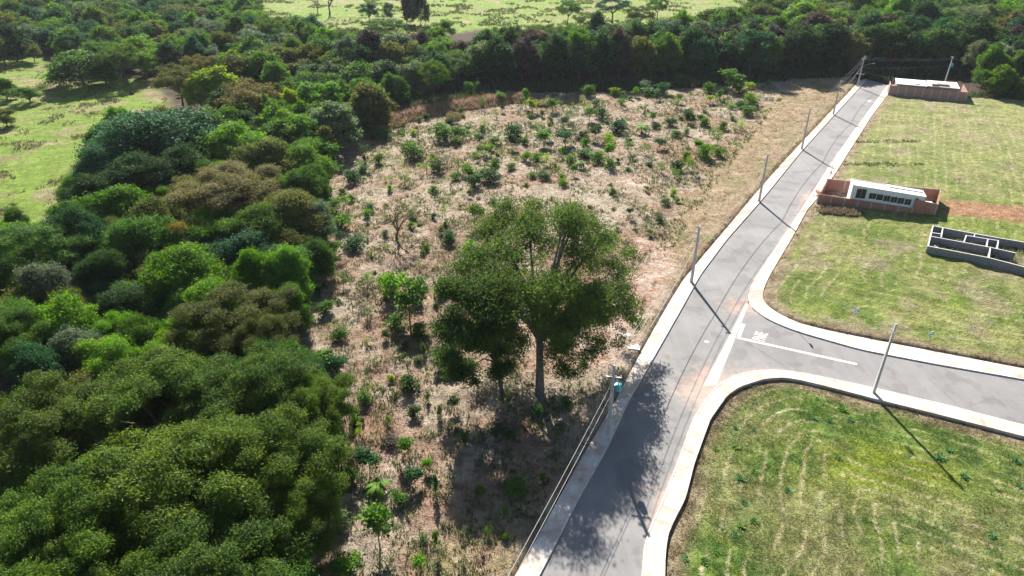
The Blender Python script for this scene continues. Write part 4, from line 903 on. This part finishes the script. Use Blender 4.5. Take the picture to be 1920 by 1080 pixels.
for a in [(695,888,2.9,2.9,'round','teal'),(768,864,2.8,2.2,'round','green'),(805,885,1.7,1.3,'round','bright'),(779,914,2.1,2.1,'round','teal'),(818,932,2.6,1.2,'tall','teal'),(714,1034,4.8,3.6,'round','green'),(708,926,1.7,2.2,'frond','bright'),
   (820,1038,2.6,1.1,'tall','green'),(790,1072,1.7,1.7,'round','bright'),(650,1082,2.4,2.8,'bush','green'),(772,735,2.5,2.4,'bush','dark'),(852,772,2.0,1.7,'round','dark'),(825,788,1.7,1.1,'tall','dark'),(778,786,1.6,1.5,'bush','dark'),(683,764,1.8,1.9,'bush','green'),
   (803,756,1.3,1.0,'tall','green'),(733,838,1.0,2.0,'bush','plum'),(642,992,1.8,1.8,'bush','grey'),(662,903,1.8,1.3,'bush','green'),(955,822,1.0,1.3,'bush','green'),(945,970,1.0,1.5,'wispy','green'),(968,925,1.0,2.4,'bush','green'),(750,680,1.4,1.7,'wispy','fern'),(700,690,1.5,1.8,'wispy','fern'),(868,1008,.9,1.2,'wispy','grey'),
   (768,604,6.2,6.0,'round','green'),(735,560,4.5,4,'bush','bright'),(785,630,2.4,2.4,'bush','green'),(740,620,2.6,3,'bush','green'),(785,560,3.2,2.6,'round','bright'),(825,560,2.0,2.2,'bush','bright'),(880,475,2.2,2.6,'bush','bright'),(890,425,4.2,3.6,'round','fern'),(835,415,3,2,'wispy','bright'),(840,460,2.6,2.4,'bush','teal'),(835,690,2.8,3,'bush','green'),(620,690,2.6,3.5,'bush','green'),(635,700,2.5,2.2,'bush','teal'),
   (835,264,4.8,5.6,'bush','green'),(857,262,3.4,3.6,'bush','green'),(775,298,3.8,4.6,'bush','green'),(965,260,4.2,5.2,'bush','dark'),(960,282,3.4,3,'round','dark'),(1022,278,3.8,4.6,'round','bright'),(1060,276,3.8,5.4,'round','teal'),(1115,266,3.8,3.4,'round','dark'),(1140,300,3.6,3,'round','bright'),(1145,320,2.8,2.6,'bush','green'),(1095,296,2,4.4,'bush','green'),
   (1202,252,3.0,3.8,'frond','bright'),(1267,258,1.9,2.4,'bush','green'),(1208,290,2.6,3.2,'wispy','bright'),(998,214,4,4.2,'round','lime'),(1035,212,4,4.4,'round','green'),(1058,262,3,3,'wispy','green'),(985,204,5,3.4,'tall','green'),(888,354,3.2,3.2,'bush','dark'),(880,332,3.2,3.6,'bush','bright'),(912,344,3.4,4.6,'bush','dark'),(800,326,3,4,'wispy','bright'),(822,326,2.8,3.2,'bush','dark'),
   (760,350,2.8,3.6,'wispy','bright'),(665,345,3,3.4,'bush','teal'),(720,262,3,4,'bush','green'),(747,268,2.6,4,'wispy','bright'),(1367,172,6,8,'round','green'),(1385,178,4.5,6,'bush','green'),(1330,176,4,4,'bush','green'),(1275,165,5,4,'bush','teal'),(1210,172,3.5,5,'bush','grey'),(1218,180,2.5,6,'bush','green'),(1100,182,4,4,'bush','green'),(1240,178,4,4,'bush','teal'),
   (1405,200,4,4.4,'bush','bright'),(1400,218,3,4,'bush','green'),(1345,275,4,4,'wispy','bright'),(1320,300,4,3.6,'bush','bright'),(1296,330,3.4,3.2,'wispy','green'),(1288,320,3,2.4,'wispy','lime'),(1180,412,2,1.6,'round','teal'),(1215,446,1.4,1.3,'round','bright'),(1208,405,2,2,'wispy','green'),(1155,250,3.6,5,'bush','teal'),(1105,230,4,4,'round','green'),(1130,225,4,4,'bush','grey'),
   (1095,212,4,4,'wispy','bright'),(1165,205,3,4,'wispy','bright'),(1270,205,3,3.4,'wispy','green'),(930,225,3,3,'wispy','green'),(905,205,3.5,3,'wispy','green'),(640,430,3,4,'bush','bright'),(625,400,3,4,'bush','green'),(660,470,2.6,3.6,'bush','teal'),(650,395,3,3,'wispy','bright'),(645,540,2.4,3.2,'wispy','green'),(625,480,2.6,3,'bush','green'),(690,540,2.6,2.6,'wispy','bright'),(610,590,2.2,2.6,'bush','green'),
   (690,600,2,2.6,'wispy','green'),(640,640,1.8,2.4,'bush','green'),(855,340,1.8,2.4,'bush','green'),(785,265,2.4,2.4,'wispy','green'),(1240,370,1.4,1.6,'wispy','green')]: put_sap(*a)
rd = random.Random(21); tries = 0
while len(SAPS) < 385 and tries < 60000:
    tries += 1; px = rd.uniform(590,1470); py = rd.uniform(165,1075)
    if sdist(plant, BR([g(px,py)[0]]), BR([g(px,py)[1]]))[0] < .5: continue
    if rd.random() > (1.0 if py < 340 else .45 if py < 480 else .28): continue
    if 860 < px < 1180 and 640 < py < 1000 and rd.random() < .75: continue
    if px > 1100 and py > 440: continue
    x, y = g(px, py)
    if any((t['x']-x)**2+(t['y']-y)**2 < (1.0+t['r'])**2 for t in SAPS): continue
    far = py < 340; h = rd.uniform(.7, 2.3)*(1.3 if far else .85); wd = h*rd.uniform(.7,1.3)*(1.1 if far else .9)
    put_sap(px, py, h, wd, rd.choice(['bush','round','wispy','wispy','wispy','bush','tall','frond' if rd.random() < .12 else 'bush']), rd.choice(['green','green','bright','bright','teal','fern','grey','dark','lime']))
SZ = [(0,700,0,330,'at the wood\'s far corner'),(0,660,330,480,'along the wood\'s edge'),(0,700,480,720,'beside the dirt gully'),(0,700,720,900,'beside the near feathery crowns'),(0,760,900,1200,'in the bottom clearing'),(760,900,900,1200,'in the straw right of the clearing'),
      (700,800,0,330,'under the dry grass bank'),(800,940,0,330,'in front of the dry bank'),(940,1040,0,230,'by the bank\'s right end'),(940,1040,230,330,'in the planting\'s upper centre'),(1040,1130,0,230,'at the planting\'s top middle'),(1040,1130,230,330,'in the planting\'s dense middle'),
      (1130,1220,0,230,'at the planting\'s top right part'),(1130,1220,230,360,'below the small frond plant row'),(1220,1320,0,230,'under the dark far trees'),(1220,1400,230,480,'by the bare dry field'),(1320,1500,0,230,'at the planting\'s far right corner'),
      (660,800,330,420,'above the leafless tree'),(800,900,330,480,'left of the big tree top'),(900,1100,330,420,'behind the big tree top'),(1100,1220,330,480,'right of the big tree top'),(660,800,420,600,'around the leafless tree'),(700,860,600,720,'left of the leaning tree'),
      (800,860,480,600,'left of the big tree crown'),(860,1180,480,720,'under the lone big tree'),(700,860,720,900,'left of the big shade'),(860,1250,720,1200,'inside the big tree shade')]
SK = {'round': 'round', 'bush': 'bushy', 'wispy': 'wispy', 'tall': 'slim upright', 'frond': 'long-fronded'}
for t in SAPS: t['color'] = PAL[t['pal']][1] if t['pal'] != 'fern' else 'yellow green'; t['kindw'] = SK[t['kind']]; t['zone'] = zone_of(SZ, t['px'], t['py'], 'in the planting')
label_all(SAPS, lambda w0, t: f"{w0}{t['color']} {t['kindw']} sapling {t['zone']}", lambda w0, t: f"{w0}{t['color']} {t['kindw']} saplings {t['zone']}")
SN = {'round': 'sapling', 'bush': 'bush', 'wispy': 'young_tree', 'tall': 'slim_sapling', 'frond': 'frond_plant'}
sx = BR([t['x'] for t in SAPS]); sy = BR([t['y'] for t in SAPS]); sz = ground_z(sx, sy)
for t, z in zip(SAPS, sz):
    rd = random.Random(int(t['px']*13+t['py']*7)); cm, sm = sap_proto(t['kind'], rd.randrange(4))
    e = empty(SN[t['kind']], (t['x'], t['y'], float(z)-.02), rd.uniform(0,6.28)); s = t['r']/.82; e.scale = (s, s, t['h']/2.0)
    c = link('foliage', cm, None, e); link('stem', sm, None, e); col = PAL[t['pal']][0]; j = rd.uniform(.95,1.4); c.color = (col[0]*j, col[1]*j, col[2]*j, 1)
    tag(e, t['label'], 'sapling', ('saplings that look alike: '+t['share']) if 'share' in t else 'young trees of the planting')
# weed clumps in the near lot
WZ = [(0,1450,0,870,'near the lot\'s rounded corner'),(0,1450,870,1200,'in the lot\'s left strip'),(1450,1700,0,870,'below the tall side road pole'),(1450,1700,870,1200,'in the lot\'s middle'),(1700,2000,0,1200,'at the lot\'s right side')]
WEED = [dict(px=a, py=b, r=c) for a, b, c in ((1533,745,.3),(1580,765,.55),(1528,782,.4),(1557,788,.35),(1595,785,.4),(1380,800,.3),(1415,805,.25),(1342,840,.35),(1381,837,.4),(1572,855,.4),(1415,882,.35),(1390,895,.45),(1478,917,.35),(1397,940,.35),(1415,975,.4),(1390,984,.4),(1380,1000,.35),(1285,1045,.35),(1322,1050,.4),(1345,1032,.35),(1623,972,.3),(1860,1000,.4),(1913,908,.35),(1908,862,.45),(1780,842,.35),(1763,856,.5),(1810,890,.45))]
for t in WEED: t['x'], t['y'] = g(t['px'], t['py']); t['color'] = 'blue green'; t['kindw'] = 'leafy'; t['zone'] = zone_of(WZ, t['px'], t['py'], 'in the lot'); t['big'] = t['r'] > .38
label_all(WEED, lambda w0, t: f"{w0}blue green weed clump {t['zone']}", lambda w0, t: f"{w0}blue green weed clumps {t['zone']}")
def weed_mesh(v):
    rs = np.random.RandomState(40+v); n = 110; a = rs.uniform(0,6.283,n); up_ = rs.uniform(.15,1.1,n); L = rs.uniform(.5,1.15,n)
    d = np.c_[np.cos(a)*np.cos(up_), np.sin(a)*np.cos(up_), np.sin(up_)]; b0 = np.c_[rs.normal(size=(n,2))*.28, np.zeros(n)]; sd2 = np.c_[-np.sin(a), np.cos(a), np.zeros(n)]*.11
    tip = b0+d*L[:,None]; tip[:,2] *= .7; md = b0+d*L[:,None]*.55
    V = np.stack([b0, md+sd2, tip, md-sd2], 1).reshape(-1,3); me = npmesh('weed_clump', V, np.arange(4*n).reshape(n,4), {'tint': ('FLOAT', np.repeat(rs.uniform(.2,1,n),4))}); me.materials.append(M['leaf']); return me
WM = [weed_mesh(v) for v in range(3)]
for t in WEED:
    z = float(ground_z(BR([t['x']]), BR([t['y']]))[0]); e = link('weed_clump', WM[int(t['px']) % 3]); e.location = (t['x'], t['y'], z-.02); e.rotation_euler.z = t['px']; s = t['r']*1.15; e.scale = (s, s, s*.85)
    e.color = (.11,.235,.105,1) if int(t['py']) % 3 else (.15,.26,.06,1)
    tag(e, t['label'], 'weed', 'weed clumps in the near lot')
# termite mound in the pasture, white slabs by the pavement
x, y = g(248,179); rs2 = np.random.RandomState(4); mb = MB(); mb.tube([(0,0,-.1),(0,0,.25),(0,0,.6),(0,0,.95),(0,0,1.15)], [.85,.9,.75,.45,.12], 10)
tag(mb.build('termite_mound', M['termite'], None, True, (x, y, 0)), 'dark brown termite mound alone in the far-left pasture', 'termite mound')
for i, (px, py, sx_, sy_, lab) in enumerate(((1172,633,1.3,.55,'upper of two white slabs lying by the left pavement'),(1188,657,1.5,.8,'lower of two white slabs lying by the left pavement'))):
    x, y = g(px, py); z = float(ground_z(BR([x]), BR([y]))[0]); mb = MB(); mb.box((0,0,.05), (sx_,sy_,.12), -.2*i); mb.box((.3,.2,.12), (sx_*.5,sy_*.6,.08), .5)
    tag(mb.build('concrete_slab', M['roofwhite'], loc=(x, y, z)), lab, 'slab', 'white slabs by the pavement')

# ---- grasses as countless tufts
def tufts(name, pts, hmin, hmax, bw, nb, seed, colfun, lab=None, lean=.7):
    rs = np.random.RandomState(seed); x, y = pts[:,0], pts[:,1]; n = len(x); z = ground_z(x, y); colr = colfun(x, y, rs)
    X_ = np.repeat(x, nb); Y_ = np.repeat(y, nb); Z_ = np.repeat(z, nb)-.03; C = np.repeat(colr, nb, 0)*rs.uniform(.7,1.3,(n*nb,1))
    a = rs.uniform(0, 6.283, n*nb); h = np.repeat(rs.uniform(hmin, hmax, n), nb)*rs.uniform(.6,1.1,n*nb); l = h*lean*rs.uniform(.2,1.3,n*nb)
    ox = rs.normal(size=n*nb)*h*.35; oy = rs.normal(size=n*nb)*h*.35; b = bw*(h/hmax)**.5
    X_ = X_+ox; Y_ = Y_+oy
    p0 = np.c_[X_-np.sin(a)*b, Y_+np.cos(a)*b, Z_]; p1 = np.c_[X_+np.sin(a)*b, Y_-np.cos(a)*b, Z_]; p2 = np.c_[X_+np.cos(a)*l, Y_+np.sin(a)*l, Z_+h]
    V = np.stack([p0,p1,p2],1).reshape(-1,3); F = np.arange(len(V)).reshape(-1,3)
    me = npmesh(name, V, F, {'alb': ('FLOAT_COLOR', np.c_[np.repeat(C,3,0), np.ones(len(V))])})
    o = link(name, me, M['blades']); tag(o, lab, name.replace('_', ' '), kind='stuff'); return o
def scatter(n, box, test, seed, fall=None):
    rs = np.random.RandomState(seed); x = rs.uniform(box[0], box[1], n); y = rs.uniform(box[2], box[3], n)
    px, py = proj(x, y); k = (px > -40) & (px < 1960) & (py < 1120)
    x, y = x[k], y[k]; k = test(x, y, rs)
    return np.c_[x[k], y[k]]
CM = lambda x, y, rs: np.clip(ground_albedo(x, y)*rs.uniform(.75,1.25,(len(x),1))*BR([1.02,1.02,.95]), .01, .8)
def in_soil(x, y, rs): return (sdist(soilA, x, y) > -1) & (sdist(polyLeft, x, y) > .2) & (fbm(x, y, .5, 51, 3)+rs.uniform(-.25,.25,len(x)) > .47)
def in_lots(x, y, rs): return (np.maximum(sdist(polyUp, x, y), sdist(polyLow, x, y)) > .15) & (fbm(x, y, .6, 53, 3)+rs.uniform(-.25,.25,len(x)) > .42)
tufts('dry_grass', scatter(95000, (-40,40,36,112), in_soil, 1), .06, .22, .035, 4, 61, CM, 'pale dry grass tufts covering the planted slope', 1.2)
tufts('dry_grass', scatter(60000, (-45,100,112,205), in_soil, 2), .10, .32, .07, 3, 62, CM, 'pale dry grass tufts on the far part of the planted slope', 1.2)
tufts('green_grass', scatter(150000, (14,66,36,64), in_lots, 3), .05, .19, .030, 4, 63, CM, 'short mown grass of the near lot', 1.0)
tufts('green_grass', scatter(90000, (30,120,64,112), in_lots, 4), .05, .16, .04, 3, 64, CM, 'short mown grass of the middle lot', 1.0)
tufts('green_grass', scatter(60000, (50,170,112,212), in_lots, 5), .06, .18, .07, 3, 65, CM, 'short mown grass of the far lot', 1.0)
def weedcol(a, b, v=.35):
    def f(x, y, rs): t = rs.rand(len(x))[:,None]; return (BR([a])*(1-t)+BR([b])*t)*rs.uniform(1-v,1+v,(len(x),1))
    return f
rsA = np.random.RandomState(77); rep_ = 16; ax = np.repeat(sx, rep_); ay = np.repeat(sy, rep_); rr_ = np.repeat(BR([t['r'] for t in SAPS]), rep_)
ax = ax+rsA.normal(size=len(ax))*rr_*.9; ay = ay+rsA.normal(size=len(ay))*rr_*.9
tufts('weeds', np.c_[ax, ay], .12, .5, .07, 5, 80, weedcol((.08,.13,.035),(.20,.22,.08)), 'green weeds crowding round the feet of the saplings', .9)
# greener weeds between the saplings
tufts('weeds', scatter(40000, (-42,30,36,112), lambda x, y, rs: (sdist(plant, x, y) > -3) & (sdist(polyLeft, x, y) > .3) & (fbm(x, y, .28, 71, 3)+rs.uniform(-.1,.1,len(x)) > .55), 6), .15, .45, .06, 5, 66, weedcol((.10,.16,.04),(.17,.20,.07)), 'low green weeds between the saplings', .9)
tufts('weeds', scatter(26000, (-40,100,112,200), lambda x, y, rs: (sdist(plant, x, y) > -3) & (fbm(x, y, .22, 73, 3)+rs.uniform(-.1,.1,len(x)) > .52), 7), .2, .6, .10, 5, 67, weedcol((.10,.16,.04),(.19,.22,.08)), 'low green weeds on the far part of the planting', .9)
tufts('dead_brush', scatter(26000, (-42,30,36,112), lambda x, y, rs: (sdist(plant, x, y) > -3) & (fbm(x, y, .4, 75, 3)+rs.uniform(-.1,.1,len(x)) > .66), 8), .15, .5, .05, 6, 68, weedcol((.07,.045,.035),(.17,.11,.08)), 'dark dead brush scattered in the planting', .9)
tufts('reed_grass', scatter(60000, (-40,20,110,200), lambda x, y, rs: (sdist(bermP, x, y) > -.5) & (rs.rand(len(x)) < .8), 9), .35, 1.15, .10, 6, 69, weedcol((.30,.175,.11),(.42,.32,.22)), 'tall reddish dry grass standing on the bank', .5)
tufts('reed_grass', scatter(90000, (-45,10,100,185), lambda x, y, rs: (sdist(bermP, x, y) > -7) & (sdist(bermP, x, y) < 0) & (y > 100) & (fbm(x, y, .2, 77, 3) > .52), 10), .4, 1.3, .12, 5, 70, weedcol((.16,.19,.06),(.30,.20,.11)), 'mixed dry grass around the bank', .6)
# pasture tussocks and undergrowth below the wood's edge
tufts('tussock', scatter(200000, (-260,-20,85,400), lambda x, y, rs: (sdist(pastL, x, y) > 0) & (fbm(x, y, .16, 79, 4)+rs.uniform(-.06,.06,len(x)) > .64), 11), .25, .8, .12, 5, 71, weedcol((.13,.15,.06),(.26,.20,.12)), 'greyish tussocks in the far-left pasture', .9)
tufts('tussock', scatter(60000, (-200,240,230,420), lambda x, y, rs: (sdist(pastT, x, y) > 2) & (fbm(x, y, .12, 81, 4)+rs.uniform(-.06,.06,len(x)) > .60), 12), .4, 1.1, .3, 5, 72, weedcol((.10,.15,.04),(.22,.24,.08)), 'low bushes dotting the far pasture', .9)
tufts('undergrowth', scatter(120000, (-60,0,36,170), lambda x, y, rs: (sdist(soilA, x, y) < 2) & (sdist(soilA, x, y) > -9) & (sdist(pastL, x, y) < -1) & (fbm(x, y, .3, 83, 3)+rs.uniform(-.1,.1,len(x)) > .5), 13), .3, 1.1, .10, 5, 73, weedcol((.045,.085,.025),(.11,.15,.045)), 'leafy undergrowth along the wood edge', .9)
tufts('undergrowth', scatter(70000, (-30,190,175,235), lambda x, y, rs: (sdist(soilA, x, y) < 1) & (sdist(soilA, x, y) > -10) & (sdist(polyUp, x, y) < 0) & (sdist(corridor, x, y) < -3) & (sdist(strawA, x, y) < -.5), 14), .5, 2.0, .22, 5, 74, weedcol((.04,.075,.025),(.10,.12,.045)), 'bushy undergrowth below the far dark trees', .8)
tufts('undergrowth', scatter(6000, (60,170,190,230), lambda x, y, rs: (sdist(gpts([(1810,175),(1990,165),(1990,190),(1810,186)]), x, y) > 0), 15), .4, 1.5, .2, 5, 75, weedcol((.04,.08,.025),(.12,.14,.05)), 'undergrowth right of the far brick house', .8)
tufts('undergrowth', scatter(30000, (98,215,209,240), lambda x, y, rs: (y > np.interp(x, [98,112,140,160,215], [217,219,221,212,212])) & (rs.rand(len(x)) < .6), 21), .5, 2.6, .30, 5, 81, weedcol((.035,.07,.022),(.09,.12,.04)), 'shaded bushes filling in behind the far brick house', .7)
fdn = [tuple(fp(*q)[:2]) for q in ((1140,575),(1925,712),(2600,830),(2600,1060),(1620,832),(1105,732))]
tufts('weeds', scatter(9000, (55,150,80,130), lambda x, y, rs: (sdist(fdn, x, y) > .3) & (fbm(x, y, .45, 85, 3) > .40), 17), .2, .9, .10, 5, 76, weedcol((.13,.17,.05),(.30,.27,.13)), 'rank grass grown up inside the block walls', .7)
def ell(px, py, a, b, x, y, rot=0.0):
    cx, cy = g(px, py); c_, s_ = math.cos(rot), math.sin(rot); dx = x-cx; dy = y-cy; return ((dx*c_+dy*s_)/a)**2+((-dx*s_+dy*c_)/b)**2 < 1
tufts('brush', scatter(40000, (55,90,108,130), lambda x, y, rs: ell(1562,400,5.0,1.7,x,y,-.2) & (fbm(x, y, .8, 86, 3)+rs.uniform(-.1,.1,len(x)) > .42) & (sdist(polyUp, x, y) > .1), 18), .2, .75, .09, 5, 77, weedcol((.16,.12,.08),(.30,.25,.15)), 'dry brush heaped along the lot edge before the brick wall', .8)
tufts('rank_grass', scatter(22000, (70,120,128,165), lambda x, y, rs: (ell(1650,268,9.5,1.2,x,y,.02) | ell(1655,311,9,1.2,x,y,.05)) & (fbm(x, y, .7, 87, 3)+rs.uniform(-.15,.15,len(x)) > .45), 19), .10, .42, .08, 5, 78, weedcol((.09,.14,.03),(.17,.21,.06)), 'two rank grass ridges near the road side of the far lot', .8)
tufts('edge_weeds', scatter(90000, (5,110,36,170), lambda x, y, rs: (np.maximum(np.maximum(sdist(polyLeft, x, y), sdist(polyUp, x, y)), sdist(polyLow, x, y)) > .05) & (np.maximum(np.maximum(sdist(polyLeft, x, y), sdist(polyUp, x, y)), sdist(polyLow, x, y)) < .8) & (fbm(x, y, .4, 88, 3)+rs.uniform(-.1,.1,len(x)) > .52), 20), .1, .4, .05, 5, 79, weedcol((.17,.13,.08),(.24,.24,.10)), 'weeds crowding the outer pavement edges', .8)
# clods and litter stones catching the light on the planted slope
rs3 = np.random.RandomState(5)
P = scatter(26000, (-38,30,36,110), in_soil, 16); n = len(P); zz = ground_z(P[:,0], P[:,1])
s = rs3.uniform(.03,.11,n)[:,None]; dirs = BR([(1,0,0),(0,1,0),(-1,0,0),(0,-1,0),(0,0,.7)])
V = (np.c_[P, zz][:,None,:]+dirs[None]*s[:,None,:]*rs3.uniform(.6,1.4,(n,5,1))); F = (np.arange(n)*5)[:,None,None]+BR([(0,1,4),(1,2,4),(2,3,4),(3,0,4)])[None]
cc = CM(P[:,0], P[:,1], rs3)*.9
o = link('soil_clods', npmesh('soil_clods', V.reshape(-1,3), F.reshape(-1,3), {'alb': ('FLOAT_COLOR', np.repeat(np.c_[cc, np.ones(n)], 5, 0))}), M['blades']); tag(o, 'crumbly soil clods strewn over the planted slope', 'soil', kind='stuff')

# ---- light haze in the air
HAZE = True
if HAZE:
    m = bpy.data.materials.new('haze'); m.use_nodes = True; nt = m.node_tree; nt.nodes.clear()
    out = nt.nodes.new('ShaderNodeOutputMaterial'); pv = nt.nodes.new('ShaderNodeVolumePrincipled'); pv.inputs['Color'].default_value = (.80,.87,1,1); pv.inputs['Density'].default_value = .00006; pv.inputs['Anisotropy'].default_value = .3
    nt.links.new(pv.outputs[0], out.inputs['Volume'])
    mb = MB(); mb.box((0, 430, 28.5), (2100, 1800, 60)); o = mb.build('haze', m); tag(o, kind='stuff')
print('long', sorted(set(o['label'] for o in bpy.data.objects if 'label' in o and len(o['label'].split())>16))[:30]); print('trees', len(TREES), 'saplings', len(SAPS), 'objects', len(bpy.data.objects))
